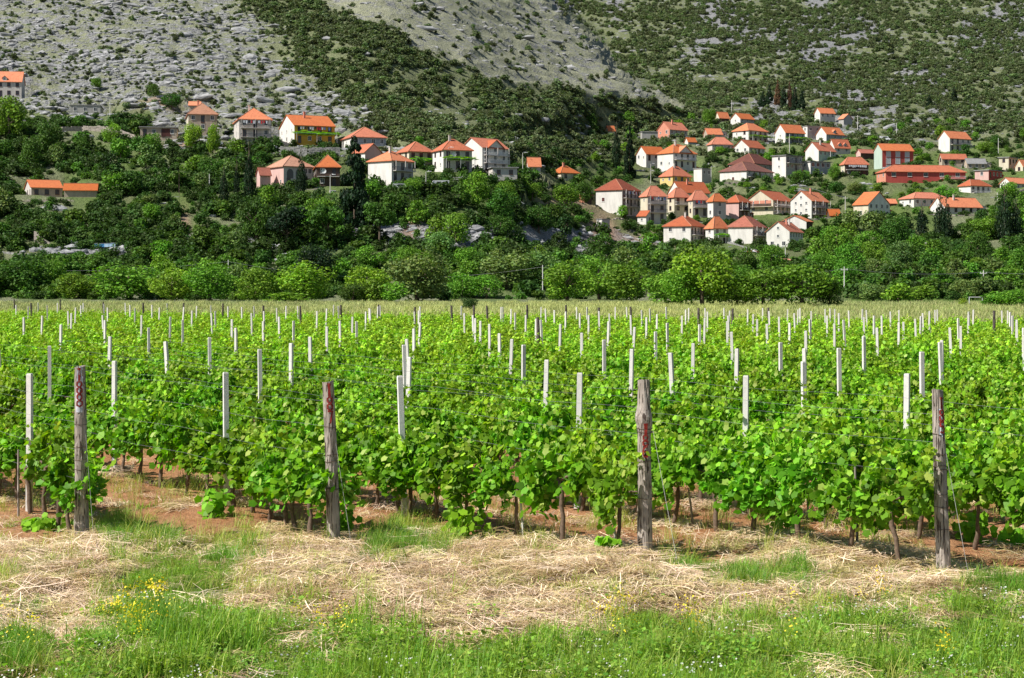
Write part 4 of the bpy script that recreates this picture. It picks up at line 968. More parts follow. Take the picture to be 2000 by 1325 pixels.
px, py = px[k], py[k]; D = depth(px, py); n = len(px); sz = np.clip(np.exp(NR.normal(-.08, .50, n)), .3, 3.2)*(.75+.25*D/700)
rt = rots(n, .12); rt[:, 2] = NR.normal(0, .25, n)
scatter('limestone_outcrops', np.stack([(px-1000)*D/F, D, hz(px, py)+sz*.05], 1), rt, np.stack([sz*NR.uniform(1.1, 3.0, n), sz*NR.uniform(.8, 1.3, n), sz*NR.uniform(.65, 1.2, n)], 1),
        NR.integers(0, 5, n), ROCKS, 'grey limestone ledges and boulders on the slope', 'rocks')
print('rocks', n)

# ---------------------------------------------------------------- trees one by one
TR_B = [crown(400+i, 3300, 'broad', card=.040) for i in range(6)]
TR_S = [crown(420+i, 1100, 'broad', card=.072) for i in range(5)]
TR_Y = [crown(440+i, 1500, 'cypress', card=.055) for i in range(2)]
TR_C = [crown(450+i, 5200, 'conifer', card=.050) for i in range(2)]
TR_P = [crown(460+i, 2600, 'pine', card=.042) for i in range(2)]
def trunk_mesh(seed, top, dead=False):
    g = random.Random(seed); b = MB()
    b.tube([(0, 0, -.06), (.01, 0, .12), (g.uniform(-.02, .02), g.uniform(-.02, .02), top)], [.035, .027, .012 if not dead else .004], 7)
    for i in range(4 if not dead else 26):
        a = g.uniform(0, 6.28); z = top*g.uniform(.3, .95) if dead else top*g.uniform(.4, .8)
        L = .06 if dead else .25
        b.tube([(0, 0, z), (math.cos(a)*L*.5, math.sin(a)*L*.5, z+.08), (math.cos(a)*L, math.sin(a)*L, z+(.18 if not dead else .12))], [.014, .010, .004] if not dead else [.02, .012, .004], 5)
    return b.mesh('trunk', MATS['bark'], smooth=True)
TRK = [trunk_mesh(i, .62) for i in range(3)]; TRK_T = trunk_mesh(9, .92); TRK_D = trunk_mesh(10, .97, True)
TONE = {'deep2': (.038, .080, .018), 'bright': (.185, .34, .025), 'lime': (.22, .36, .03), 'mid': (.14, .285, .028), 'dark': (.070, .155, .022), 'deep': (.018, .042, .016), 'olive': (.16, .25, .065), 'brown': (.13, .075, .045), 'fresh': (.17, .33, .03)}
def tree(px, base, top, wid, tone, kind='broad', label=None, group=None, D=None, cat=None):
    p = onhill(px, base) if D is None else at(px, base, D)
    hgt = (base-top)*p.y/F; wm = wid*p.y/F
    g_ = R
    sx = wm*1.05 if kind not in ('cypress',) else wm*1.7
    if kind == 'cypress': hgt *= 1.22
    if kind == 'pine': sx = wm/1.0
    nm = {'broad': 'tree', 'small': 'tree', 'cypress': 'cypress_tree', 'conifer': 'conifer_tree', 'pine': 'pine_tree', 'dead': 'bare_tree', 'bush': 'bush'}[kind]
    e = empty(nm, p-Vector((0, 0, .15)), g_.uniform(0, 6.28), (sx, sx, hgt), label=label, cat=cat or ('bush' if kind == 'bush' else 'tree'), group=group)
    if kind != 'dead':
        src = {'broad': TR_B, 'small': TR_S, 'cypress': TR_Y, 'conifer': TR_C, 'pine': TR_P, 'bush': TR_S}[kind]
        c = ob('crown', g_.choice(src), e); t = TONE[tone]; j = g_.uniform(.85, 1.15)
        c.color = (t[0]*j*g_.uniform(.9, 1.1), t[1]*j, t[2]*j, 1)
    tk = TRK_D if kind == 'dead' else (TRK_T if kind in ('cypress', 'conifer') else g_.choice(TRK)); ob('trunk', tk, e)
    TREES.append((px, base, wid, base-top)); return e
TREES = []
BIG = [
(40,572,497,120,'dark','broad','dark spreading tree at the left end of the tree line'),
(150,584,528,90,'mid','broad','mid green tree behind the leaning white slab'),
(250,586,503,135,'mid','broad','wide leafy tree above the pale grass left of the field'),
(335,588,515,90,'fresh','broad','fresh green tree right of the wide leafy one, left part of tree line'),
(410,588,508,100,'mid','broad','round green tree left of the thin pole in the tree line'),
(500,590,520,90,'fresh','broad','green tree just right of the thin pole in the left tree line'),
(595,590,504,115,'lime','broad','bright yellow green tree standing out in the left tree line'),
(560,592,572,90,'lime','bush','low bright green bush in front of the yellow green tree'),
(715,590,512,85,'bright','broad','glossy bright green tree left of the grey green willow like one'),
(690,592,545,60,'dark','broad','dark tree squeezed below the glossy bright one'),
(815,588,478,125,'olive','broad','tall greyish green tree at the left end of the yellow meadow'),
(765,592,548,60,'fresh','bush','low fresh bush at the foot of the tall greyish tree'),
(905,582,528,75,'mid','broad','small mid green tree right of the tall greyish tree'),
(950,584,535,70,'fresh','broad','lighter small tree behind the meadow bush'),
(990,565,478,110,'olive','broad','rounded grey green tree behind the centre of the meadow'),
(1060,562,480,90,'olive','broad','rounded grey green tree left of the domed light tree'),
(1108,588,503,100,'fresh','broad','domed light green tree right of the thin pole'),
(1170,586,490,95,'mid','broad','green tree right of the domed light tree'),
(1235,590,505,110,'mid','broad','deep green tree left of the tall bright tree'),
(1300,597,520,90,'mid','broad','leafy tree at the left foot of the tall bright tree'),
(1372,606,473,125,'bright','broad','tallest bright green tree below the lowest houses'),
(1330,602,515,80,'fresh','broad','bright tree leaning on the tallest bright tree, left side'),
(1440,606,545,80,'mid','broad','dark leafy tree right of the tallest bright tree'),
(1490,608,522,105,'mid','broad','broad leafy tree left of the big round one at field edge'),
(1565,611,514,135,'mid','broad','big round leafy tree at the right end of the tree line'),
(1620,604,545,60,'dark','broad','dark small tree at the foot of the pair of light poles'),
(1705,588,548,60,'olive','broad','pale olive tree right of the pair of light poles'),
(1755,590,552,60,'lime','bush','yellow green bush at the back of the right meadow'),
(1800,588,555,60,'mid','bush','green bush at the back of the right meadow, beside the yellow green one'),
(1880,585,545,60,'olive','broad','pale olive tree left of the right hand pole'),
(1972,610,572,90,'mid','broad','dark green clump at the right edge beside the goal'),
(1938,606,578,50,'mid','bush','low green bush between goal and right clump'),
(1881,600,583,20,'lime','bush','small lime green bush at the left end of the goal'),
(692,445,268,84,'deep','conifer','tall dark conifer towering between the orange roofed houses'),
(486,392,287,17,'deep','cypress','tall slim cypress left of the arched villa'),
(462,388,312,10,'deep','cypress','thin low cypress left of the tall slim cypress'),
(437,398,332,15,'deep','cypress','short cypress, third from the arched villa'),
(588,384,298,16,'deep','cypress','slim cypress in front of the arches'),
(350,405,330,14,'brown','dead','bare grey tree standing among bushes on the left slope'),
(1204,328,244,14,'deep','cypress','slim dark cypress left of the white villa wing'),
(1229,345,238,26,'deep','conifer','dark conifer left of the white villa wing'),
(1836,468,384,20,'deep','cypress','left one of the twin cypresses below the long white house'),
(1848,470,387,18,'deep','cypress','right one of the twin cypresses below the long white house'),
(1800,462,400,18,'deep','cypress','lone cypress left of the twin cypresses'),
(1962,470,370,24,'deep','cypress','broad dark cypress near the right edge'),
(1985,468,392,18,'deep','cypress','shorter cypress at the right edge beside the broad one'),
(1502,212,170,20,'deep','conifer','leftmost dark conifer of the grove above the village'),
(1519,214,164,16,'brown','conifer','reddish brown conifer in the left half of the grove above the village'),
(1531,216,168,18,'deep','conifer','dark conifer between the two brown ones in the grove'),
(1542,216,158,15,'brown','conifer','taller reddish brown conifer in the grove above the village'),
(1552,218,166,18,'deep','conifer','dark conifer right of the taller brown one in the grove'),
(1566,220,176,20,'deep','conifer','rightmost dark conifer of the grove above the village'),
(1490,212,182,18,'deep','conifer','short conifer at the left foot of the grove'),
(1864,202,171,15,'deep','conifer','small lone conifer on the upper right slope'),
(1815,212,186,18,'deep','conifer','low conifer left of the small lone one'),
(18,272,178,88,'mid','broad','large dark tree under the grey house at the left edge'),
(95,302,214,62,'dark','broad','dark tree below the flat grey shed'),
(62,330,250,50,'dark','broad','dark bushy tree under the left edge tree'),
(218,278,229,44,'fresh','broad','bright round tree in front of the pink stone wall'),
(160,292,256,34,'dark','broad','small dark round tree below the pink stone wall'),
(300,302,248,40,'fresh','broad','green tree before the low stone house with red garage'),
(378,292,228,44,'bright','broad','bright light tree in front of the faded brown roof, left one'),
(416,300,228,34,'bright','broad','bright light tree in front of the faded brown roof, right one'),
(187,166,138,28,'mid','broad','small round dark tree alone on the rocks above the shed'),
(335,208,172,46,'dark','broad','dark tree clump right of the small bare patch on the rocks'),
(300,200,170,30,'dark','broad','dark tree left of the clump above the faded roof'),
(540,290,258,24,'dark','broad','small tree between the tall stone house and the yellow house'),
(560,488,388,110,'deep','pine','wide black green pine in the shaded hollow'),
(640,482,380,100,'dark','pine','olive topped pine below the brown walled house'),
(742,478,384,90,'dark','pine','dark pine below the white house by the conifer'),
(500,470,375,80,'dark','broad','dark tree at the foot of the tall slim cypress'),
(620,560,470,90,'deep','broad','deep shaded tree in the hollow under the pines'),  # shade of the hollow is put into the near-black crown colour
(805,388,334,44,'mid','broad','green tree in front of the hip roofed white house'),
(932,406,328,62,'fresh','broad','tall green tree in front of the large white house'),
(985,412,352,60,'mid','broad','green tree right of the tall one before the large white house'),
(1040,398,350,50,'mid','broad','rounded tree left of the sunken cream cottage'),
(1105,405,352,60,'mid','broad','silvery green tree below the sunken cream cottage'),
(1140,395,340,40,'dark','broad','dark tree left of the big white block'),
(1385,248,205,32,'mid','broad','green tree left of the tiny porch house'),
(1475,352,330,34,'dark','broad','dark tree in front of the pale pink house'),
(1575,348,326,24,'mid','broad','green tree before the flat concrete house'),
(1628,352,312,24,'mid','broad','green tree right of the flat bluish house'),
(1670,380,350,36,'olive','broad','round olive green tree below the dark balconied house'),
(1850,386,352,60,'mid','broad','broad green tree below the long red house'),
(1775,352,333,42,'olive','broad','grey green tree leaning on the long red house'),
(1925,300,276,40,'mid','broad','green tree right of the lone white house'),
(1970,385,348,50,'mid','broad','leafy green tree right of the veranda house'),
(890,480,410,80,'mid','broad','leafy tree on the bluff below the vine balcony house'),
(730,600-8,540,50,'mid','bush','mid green bush left of the tall greyish tree'),
]
for (px, b, t, w_, tone, kind, lb) in BIG: tree(px, b, t-(4 if b > 555 else 0), w_*(1.18 if b > 555 else 1), tone, kind, lb)
p = at(917, 607, 225.0); p.z = 0
e = empty('bush', p, 0, (2.9, 2.8, 2.1), label='round dark green bush alone on the yellow meadow', cat='bush')
c = ob('crown', TR_B[1], e); c.color = (.045, .095, .02, 1); ob('trunk', TRK[0], e)
# fill-in trees: each gets the nearest landmark in its label
LAND = [((h[2]+h[4])/2, (h[5]+h[7])/2, h[1]) for h in HS]
def short(lb): return ' '.join(lb.split()[:7]).rstrip(',')
SHORTL = {}
for (x, y, lb) in LAND:
    for cut in (' with ', ' half ', ' rising ', ' hidden ', ' beside ', ' right of ', ' left of ', ' behind ', ' between ', ' tucked ', ' in front ', ' standing ', ' sunk ', ' high ', ' below ', ' at ', ' in the ', ' near ', ' attached ', ' just ', ',', ' of two', ' above ', ' cut by'):
        i = lb.find(cut)
        if i > 14: lb_ = lb[:i]; break
    else: lb_ = lb
    SHORTL[(x, y)] = lb_
cnt = {}
for v_ in SHORTL.values(): cnt[v_] = cnt.get(v_, 0)+1
LM = [(x, y, SHORTL[(x, y)]) for (x, y, _) in LAND if cnt[SHORTL[(x, y)]] == 1 and len(SHORTL[(x, y)].split()) < 8]
used_lab = {}
PROT = [(q[0]-q[3]*.6, q[0]+q[3]*.6, q[2], q[1]) for q in BIG if q[5] in ('cypress', 'conifer', 'dead', 'pine') or q[4] in ('lime', 'bright')]
ZONES = [((-60, 520), (300, 575), 40, (34, 66), ['mid', 'dark', 'dark', 'fresh', 'olive']), ((520, 1150), (400, 578), 34, (40, 78), ['mid', 'dark', 'dark', 'olive', 'fresh']),
         ((1590, 2060), (425, 585), 56, (44, 74), ['mid', 'mid', 'dark', 'dark', 'olive', 'fresh']), ((1150, 1620), (480, 590), 16, (44, 74), ['mid', 'dark', 'olive']),
         ((1150, 2040), (240, 430), 84, (15, 32), ['mid', 'dark', 'fresh']), ((-40, 460), (588, 560), 8, (50, 80), ['mid', 'fresh']), ((760, 1130), (290, 330), 6, (22, 34), ['mid'])]
tot = 0
for (xr, yr, n, wr, tones) in ZONES:
    k = 0; tries = 0
    while k < n and tries < 1500:
        tries += 1; px = R.uniform(*xr); b = R.uniform(*yr); w_ = R.uniform(*wr); hh = w_*R.uniform(.8, 1.15)
        a1 = np.array([px]); a2 = np.array([b])
        if near_house(a1, a2, 2.5)[0] or hides_house(a1, a2, w_*.5, hh)[0]: continue
        if any(abs(px-q[0]) < (w_+q[2])*.27 and abs(b-q[1]) < (w_+q[2])*.16 for q in TREES): continue
        if 1150 < px < 1215 and 405 < b < 500: continue
        if 1240 < px < 1330 and 425 < b < 492: continue
        if 60 < px < 235 and 470 < b < 545: continue
        if any(px+w_*.5 > q[0] and px-w_*.5 < q[1] and b > q[3]-2 and b-hh < q[3]-(q[3]-q[2])*.18 for q in PROT): continue
        if 680 < px < 1200 and 425+(px-800)*.06 < b-hh*.4 < 480+(px-800)*.06 and R.random() < .75: continue
        tone = R.choice(tones) if px > 1150 else R.choice(['dark', 'dark', 'deep2', 'mid', 'olive'] if b < 505 else ['mid', 'fresh', 'mid', 'olive', 'dark', 'fresh'])
        lm = min(LM, key=lambda q: (q[0]-px)**2+(q[1]-(b-hh/2))**2*1.5)
        dx = px-lm[0]; dy = (b-hh/2)-lm[1]
        rel = ('below' if dy > 0 else 'above') if abs(dy) > abs(dx)*.8 else ('right of' if dx > 0 else 'left of')
        farw = math.hypot(dx, dy); rel = ('far '+rel) if farw > 140 else rel
        tw = {'deep2': 'blackish green', 'mid': 'green', 'dark': 'dark green', 'fresh': 'light green', 'olive': 'grey green'}[tone]
        lab = '%s%s tree %s the %s' % ('small ' if w_ < (wr[0]+wr[1])/2 else 'broad ', tw, rel, ' '.join(lm[2].split()[:6]))
        used_lab.setdefault(lab, []).append(tree(px, b, b-hh, w_, tone, 'small' if w_ < 60 else 'broad', lab)); k += 1
    tot += k
for lab, lst in used_lab.items():
    if len(lst) == 2:
        lst.sort(key=lambda o: o.location.x/o.location.y)
        lst[0]['label'] = lab+', left of two'; lst[1]['label'] = lab+', right of two'
    elif len(lst) > 2:
        lst.sort(key=lambda o: o.location.x/o.location.y)
        for j, o in enumerate(lst):
            o['label'] = lab if 0 < j < len(lst)-1 else lab+(', leftmost one' if j == 0 else ', rightmost one'); o['group'] = 'trees on the slope '+lab.split(' tree ')[1]
        for o in lst: pass
print('trees', len(TREES))
# ---------------------------------------------------------------- houses
def win_mesh(name, w, h, frame, pane, shutters=None):
    b = MB(); t = .09
    b.box(-w/2-t, -.05, 0-t, w/2+t, .02, 0, 0); b.box(-w/2-t, -.05, h, w/2+t, .02, h+t, 0)
    b.box(-w/2-t, -.05, 0, -w/2, .02, h, 0); b.box(w/2, -.05, 0, w/2+t, .02, h, 0)
    b.box(-w/2, -.015, 0, w/2, .02, h, 1)
    if pane == 'glass': b.box(-.03, -.035, 0, .03, -.014, h, 0)
    b.box(-w/2-.14, -.13, -t-.06, w/2+.14, .02, -t-.002, 0)
    if shutters:
        b.box(-w/2-t-w*.5, -.075, 0, -w/2-t-.01, .02, h, 2); b.box(w/2+t+.01, -.075, 0, w/2+t+w*.5, .02, h, 2)
    return b.mesh(name, [MATS[frame], MATS[pane]]+([MATS[shutters]] if shutters else []))
WIN = dict(win=win_mesh('window', .95, 1.2, 'frame_white', 'glass'), dark=win_mesh('window', .95, 1.2, 'shutter_brown', 'glass'), blind=win_mesh('window', 1.0, 1.25, 'frame_white', 'shutter_brown'),
           small=win_mesh('window', .6, .7, 'frame_white', 'glass'), wframe=win_mesh('window', 1.5, 1.4, 'frame_white', 'glass'), door=win_mesh('door', .95, 2.1, 'shutter_brown', 'glass'),
           bigdoor=win_mesh('door', 1.9, 2.2, 'railing_white', 'shutter_white'), garage=win_mesh('door', 2.6, 2.1, 'shutter_brown', 'shutter_brown'))
def rail_mesh(w, col, dep=1.25):
    b = MB(); b.box(0, 0, .92, w, .05, .99); 
    n = max(4, int(w/.28))
    for i in range(n+1): x = w*i/n; b.box(x-.018 if i else 0, .012, 0, x+.018, .038, .92)
    for sx in (0, w-.05): b.box(sx+.001, .05, .92, sx+.049, dep, .99); b.box(sx+.012, .5, 0, sx+.04, .53, .92); b.box(sx+.012, dep-.1, 0, sx+.04, dep-.07, .92)
    return b.mesh('railing', MATS[col])
DISH = None
def dish_mesh():
    b = MB(); n = 14
    for r0, r1, z0, z1 in ((0, .3, 0, .03), (.3, .55, .03, .14)):
        for k in range(n):
            a, c = 2*math.pi*k/n, 2*math.pi*(k+1)/n
            f = lambda r, t, z: (r*math.cos(t), -z, r*math.sin(t))
            if r0 == 0: b.poly([(0, 0, 0), f(r1, c, z1), f(r1, a, z1)])
            else: b.quad(f(r0, a, z0), f(r0, c, z0), f(r1, c, z1), f(r1, a, z1))
    b.tube([(0, 0, 0), (0, .3, -.1)], .03); b.tube([(0, .0, -.5), (0, -.5, -.05)], .02)
    return b.mesh('satellite_dish', MATS['paint_white'])
DISH = dish_mesh()
CLOTH = []
for mname in ('cloth_white', 'cloth_blue', 'cloth_red', 'cloth_dark', 'cloth_white'):
    b = MB(); n = 5
    for i in range(n):
        for j in range(4):
            f = lambda i, j: (-.3+.6*i/n, .05*math.sin(i*1.7)*j/4, -.85*j/4+.02*math.sin(i))
            b.quad(f(i, j), f(i+1, j), f(i+1, j+1), f(i, j+1))
    CLOTH.append(b.mesh('cloth', MATS[mname]))
VINE_STRIP = []
for i in range(3):
    g = np.random.default_rng(500+i); n = 520
    pos = np.stack([g.uniform(-.5, .5, n), g.normal(0, .16, n), g.normal(0, .14, n)], 1); nrm = g.normal(0, .6, (n, 3))+np.array([-.2, -.3, .6])
    t = np.array([.95, 1.0, .8])*g.uniform(.6, 1.5, (n, 1)); v, f, tt = leafcloud(pos, nrm, g.normal(0, 1, (n, 3)), g.uniform(.1, .22, n), DIA_V, DIA_F, t)
    v = v*1.0; VINE_STRIP.append(mesh_np('climbing_vine', v, f, MATS['vine_leaf'], tint=tt))
def roof_slab(b, pts, th=.16):
    """thick roof face; pts counter-clockwise seen from outside"""
    b.poly(pts, 0); b.poly([(x, y, z-th) for x, y, z in pts][::-1], 0)
    for i in range(len(pts)):
        p, q = pts[i], pts[(i+1) % len(pts)]; b.quad((p[0], p[1], p[2]-th), (q[0], q[1], q[2]-th), q, p, 0)
for q in HOUSES:
    (nm, lb, xl, xc, xr, yt, ye, yb, form, rf, wl, wf, st, op) = q['h']
    C, th, W, Dp = q['C'], q['th'], q['W'], q['D']; opt = op.split()
    e = empty(nm, C, th, label=lb, cat='house' if nm == 'house' else ('shed' if nm == 'shed' else 'cottage'))
    sc = C.y/F; He = (yb-ye)*sc
    cy = C.y+(W*math.sin(th)+Dp*math.cos(th))/2
    Hr = EYE+(HOR-yt)*cy/F-C.z
    if form in ('gx',) : Hr = EYE+(HOR-yt)*(C.y+Dp*math.cos(th)/2)/F-C.z
    if form == 'gy': Hr = EYE+(HOR-yt)*(C.y+W*math.sin(th)/2)/F-C.z
    Hr = max(Hr, He+.25); ov = .45 if nm != 'shed' else .2; low = -3.5
    # walls: left (x=0), front (y=0), the others
    b = MB(); xm, ym = W/2, Dp/2
    if form == 'gx':
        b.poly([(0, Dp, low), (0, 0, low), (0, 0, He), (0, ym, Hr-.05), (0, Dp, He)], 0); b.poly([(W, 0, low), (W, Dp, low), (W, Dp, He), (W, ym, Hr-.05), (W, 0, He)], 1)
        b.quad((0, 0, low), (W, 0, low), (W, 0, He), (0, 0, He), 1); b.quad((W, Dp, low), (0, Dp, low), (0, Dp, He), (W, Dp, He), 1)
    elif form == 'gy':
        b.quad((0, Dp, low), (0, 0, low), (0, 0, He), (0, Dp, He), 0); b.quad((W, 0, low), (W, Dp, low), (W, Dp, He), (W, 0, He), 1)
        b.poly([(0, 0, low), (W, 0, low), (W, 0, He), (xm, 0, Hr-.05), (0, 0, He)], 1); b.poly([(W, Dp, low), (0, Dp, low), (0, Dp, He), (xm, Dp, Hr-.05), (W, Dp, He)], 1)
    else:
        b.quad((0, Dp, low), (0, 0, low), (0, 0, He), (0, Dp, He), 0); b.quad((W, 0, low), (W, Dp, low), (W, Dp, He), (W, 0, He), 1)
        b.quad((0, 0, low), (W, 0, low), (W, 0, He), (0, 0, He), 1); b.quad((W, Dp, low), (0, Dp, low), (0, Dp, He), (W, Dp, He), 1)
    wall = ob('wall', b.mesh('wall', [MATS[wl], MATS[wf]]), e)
    # roof
    b = MB(); o = ov
    if form == 'hip':
        k = (Hr-He)/max(min(W, Dp)/2, .5); z0 = He-k*o*.6+.12
        if W >= Dp: r0, r1 = (min(ym, xm*.9), ym), (W-min(ym, xm*.9), ym)
        else: r0, r1 = (xm, min(xm, ym*.9)), (xm, Dp-min(xm, ym*.9))
        A, B_, C_, D_ = (-o, -o, z0), (W+o, -o, z0), (W+o, Dp+o, z0), (-o, Dp+o, z0); P0 = (*r0, Hr); P1 = (*r1, Hr)
        if W >= Dp: faces = [[A, B_, P1, P0], [C_, D_, P0, P1], [D_, A, P0], [B_, C_, P1]]
        else: faces = [[A, B_, P0], [C_, D_, P1], [D_, A, P0, P1], [B_, C_, P1, P0]]
        for f_ in faces: roof_slab(b, f_, .001)
        b.poly([(x, y, z0-.18) for x, y in ((-o, -o), (-o, Dp+o), (W+o, Dp+o), (W+o, -o))], 0)
        for p, r in ((A, B_), (B_, C_), (C_, D_), (D_, A)): b.quad((p[0], p[1], z0-.18), (r[0], r[1], z0-.18), r, p, 0)
        caps = [(A, P0), (P0, P1)]+([(B_, P1)] if W >= Dp else [(B_, P0)])+([(D_, P0)] if W >= Dp else [(D_, P1)])
    elif form == 'gx':
        k = (Hr-He)/ym; z0 = He-k*o
        roof_slab(b, [(-o*.6, -o, z0+.1), (W+o*.6, -o, z0+.1), (W+o*.6, ym, Hr+.1), (-o*.6, ym, Hr+.1)]); roof_slab(b, [(W+o*.6, Dp+o, z0+.1), (-o*.6, Dp+o, z0+.1), (-o*.6, ym, Hr+.101), (W+o*.6, ym, Hr+.101)])
        caps = [((-o*.6, ym, Hr+.1), (W+o*.6, ym, Hr+.1))]
    elif form == 'gy':
        k = (Hr-He)/xm; z0 = He-k*o
        roof_slab(b, [(-o, Dp+o*.6, z0+.1), (-o, -o*.6, z0+.1), (xm, -o*.6, Hr+.1), (xm, Dp+o*.6, Hr+.1)]); roof_slab(b, [(W+o, -o*.6, z0+.1), (W+o, Dp+o*.6, z0+.1), (xm, Dp+o*.6, Hr+.101), (xm, -o*.6, Hr+.101)])
        caps = [((xm, -o*.6, Hr+.1), (xm, Dp+o*.6, Hr+.1))]
    else:
        b.box(-o, -o, He, W+o, Dp+o, He+.28); caps = []
    roof = ob('roof', b.mesh('roof', MATS[rf]), e)
    if caps:
        b = MB()
        for p, r in caps: b.tube([p, r], .10, 6)
        ob('ridge_cap', b.mesh('ridge_cap', MATS['roof_old' if rf != 'roof_grey' else 'roof_grey']), roof)
    if 'chim' in opt or 'chim2' in opt:
        for ci in range(2 if 'chim2' in opt else 1):
            b = MB(); cx = W*(.38+.2*ci); cyy = Dp*(.42 if form != 'gx' else .36); b.box(cx-.3, cyy-.25, He+.3, cx+.3, cyy+.25, Hr+.9); b.box(cx-.38, cyy-.33, Hr+.9, cx+.38, cyy+.33, Hr+1.02)
            ob('chimney', b.mesh('chimney', MATS['wall_salmon' if ci == 0 and R.random() < .5 else 'wall_pale']), roof)
    fh = 2.75 if He/max(st, 1) > 2.3 or st == 1 else max(2.3, He/st)
    def put(kind, face, u, z, lab=None):
        o_ = bpy.data.objects.new('door' if kind in ('door', 'bigdoor', 'garage') else 'window', WIN[kind]); link(o_, e)
        if face == 'f': o_.location = (u, -.004, z)
        else: o_.location = (-.004, u, z); o_.rotation_euler = (0, 0, -math.pi/2)
        if lab: o_['label'] = lab
    if 'nowin' not in opt:
        for i in range(st):
            zt = He-(i+1)*fh
            if zt < -1.6: break
            if 'bigdoor' in opt:
                for j in range(3): put('bigdoor', 'f', W*(.2+.3*j), zt+.25)
                continue
            if 'arch' in opt and i == 0:
                b = MB()
                for cx in (W*.22, W*.52):
                    pts = [(cx-.95, -.03, zt-.6), (cx+.95, -.03, zt-.6)]+[(cx+.95*math.cos(a), -.03, zt+1.0+.95*math.sin(a)) for a in np.linspace(0, math.pi, 9)]
                    n0 = len(b.v); b.poly(pts, 0)
                    for a, c in zip(pts, pts[1:]+pts[:1]): b.quad((a[0], .0, a[2]), (c[0], .0, c[2]), c, a, 0)
                o_ = ob('arch_shade_panel', b.mesh('arch_shade_panel', MATS['glass']), e)  # flat dark panels: shade inside the arches put into their colour
                for cx in (.74, .9): put('win', 'f', W*cx, zt+.9)
                continue
            nf = max(1, min(5, int(W/2.6))); kk = 'wframe' if 'whiteframe' in opt else ('dark' if wf in ('wall_pale', 'wall_cream', 'wall_beige') and R.random() < .6 else 'win')
            for j in range(nf):
                u = W*(j+.5)/nf
                if kk != 'wframe' and R.random() < (.55 if 'bal' in opt or 'bal2' in opt or 'vine' in opt else .12): put('door', 'f', u, zt+.08)
                else: put(kk, 'f', u, zt+.95)
            nl = 0 if 'blind' in opt else (max(1, min(3, int(Dp/3.4))) if R.random() < .8 else 0)
            for j in range(nl): put('small' if R.random() < .5 else kk if kk != 'wframe' else 'win', 'l', Dp*(j+.5)/nl, zt+1.05)
        if 'gablewin' in opt:
            for z in (He+.3*(Hr-He)-.3, He-1.9, He-4.6): put('small', 'l', Dp*.5, z)
        if 'shutter' in opt: put('blind', 'l', Dp*(.72 if st == 3 else .5), He-(3.9 if st == 3 else 3.6))
        if 'roofrail' in opt: put('garage', 'f', W*.72, He-2.5)
    def balcony(zt, x0, x1, col='railing_metal', slab='wall_pale'):
        b = MB(); b.box(x0, -1.3, zt-.16, x1, -.003, zt)
        sl = ob('balcony', b.mesh('balcony', MATS[slab]), e); r_ = ob('railing', rail_mesh(x1-x0, col), sl); r_.location = (x0, -1.28, zt)
    if 'bal' in opt or 'bal2' in opt:
        nb = 2 if 'bal2' in opt else 1
        for i in range(nb):
            zt = He-(i+1)*fh
            balcony(zt, W*.04, W*.96, 'railing_white' if wf in ('wall_white', 'wall_cream') else 'railing_metal')
        if 'blind' in opt or nb == 2:
            b = MB(); zb = He-nb*fh
            for x in (W*.06, W*.5, W*.94): b.box(x-.07, -1.24, zb, x+.07, -1.1, He-.05)
            ob('balcony_post', b.mesh('balcony_post', MATS['wall_pale']), e)
    if nm == 'house' and C.x/C.y > .04 and W > 4 and 'terrace' not in opt and R.random() < .5:
        hx = R.uniform(1.9, 2.5); wx = R.uniform(2.2, 3.4); y0_ = Dp*.12; y1_ = Dp*.75; b = MB(); b.box(W+.003, y0_, low, W+wx, y1_, hx)
        an = ob('annexe', b.mesh('annexe', MATS[R.choice(['wall_pale', 'wall_grey', wf])]), e); b = MB()
        b.quad((W+.003, y0_-.2, hx+.65), (W+wx+.25, y0_-.2, hx+.1), (W+wx+.25, y1_+.2, hx+.1), (W+.003, y1_+.2, hx+.65)); b.quad((W+.003, y1_+.2, hx+.02), (W+wx+.25, y1_+.2, hx+.01), (W+wx+.25, y0_-.2, hx+.01), (W+.003, y0_-.2, hx+.02)); b.quad((W+.003, y0_-.2, hx+.02), (W+wx+.25, y0_-.2, hx+.01), (W+wx+.25, y0_-.2, hx+.1), (W+.003, y0_-.2, hx+.65))
        ob('annexe_roof', b.mesh('annexe_roof', MATS[R.choice([rf, 'roof_grey', 'roof_terracotta'])]), an)
        w_ = ob('window', WIN['small'], an); w_.location = (W+wx*.5, y0_-.004, hx-1.3)
    if 'terrace' in opt:
        balcony(He-fh+.2, W*.68, W*.99, 'railing_white', 'wall_pink')
    if 'roofrail' in opt or 'rail' in opt:
        r_ = ob('railing', rail_mesh(W*.4, 'railing_metal', 2.0), e); r_.location = (W*.4, 1, He+.28)
    if 'dormer' in opt:
        for cx in ((.35, .68) if st == 1 and 'two' in lb else (.5,)):
            dz = He+.15; cx *= W; b = MB(); b.box(cx-.75, .2, dz-.1, cx+.75, 2.4, dz+1.0, 0)
            b.poly([(cx-.75, .2, dz+1.0), (cx+.75, .2, dz+1.0), (cx, .2, dz+1.6)], 0)
            d_ = ob('dormer', b.mesh('dormer', MATS[wf]), roof); b = MB()
            roof_slab(b, [(cx-1.0, 2.8, dz+.85), (cx-1.0, 0, dz+.85), (cx, 0, dz+1.75), (cx, 2.8, dz+1.75)], .1); roof_slab(b, [(cx+1.0, 0, dz+.85), (cx+1.0, 2.8, dz+.85), (cx, 2.8, dz+1.751), (cx, 0, dz+1.751)], .1)
            ob('dormer_roof', b.mesh('dormer_roof', MATS[rf]), roof); w_ = ob('window', WIN['small'], roof); w_.location = (cx, .19, dz+.15)
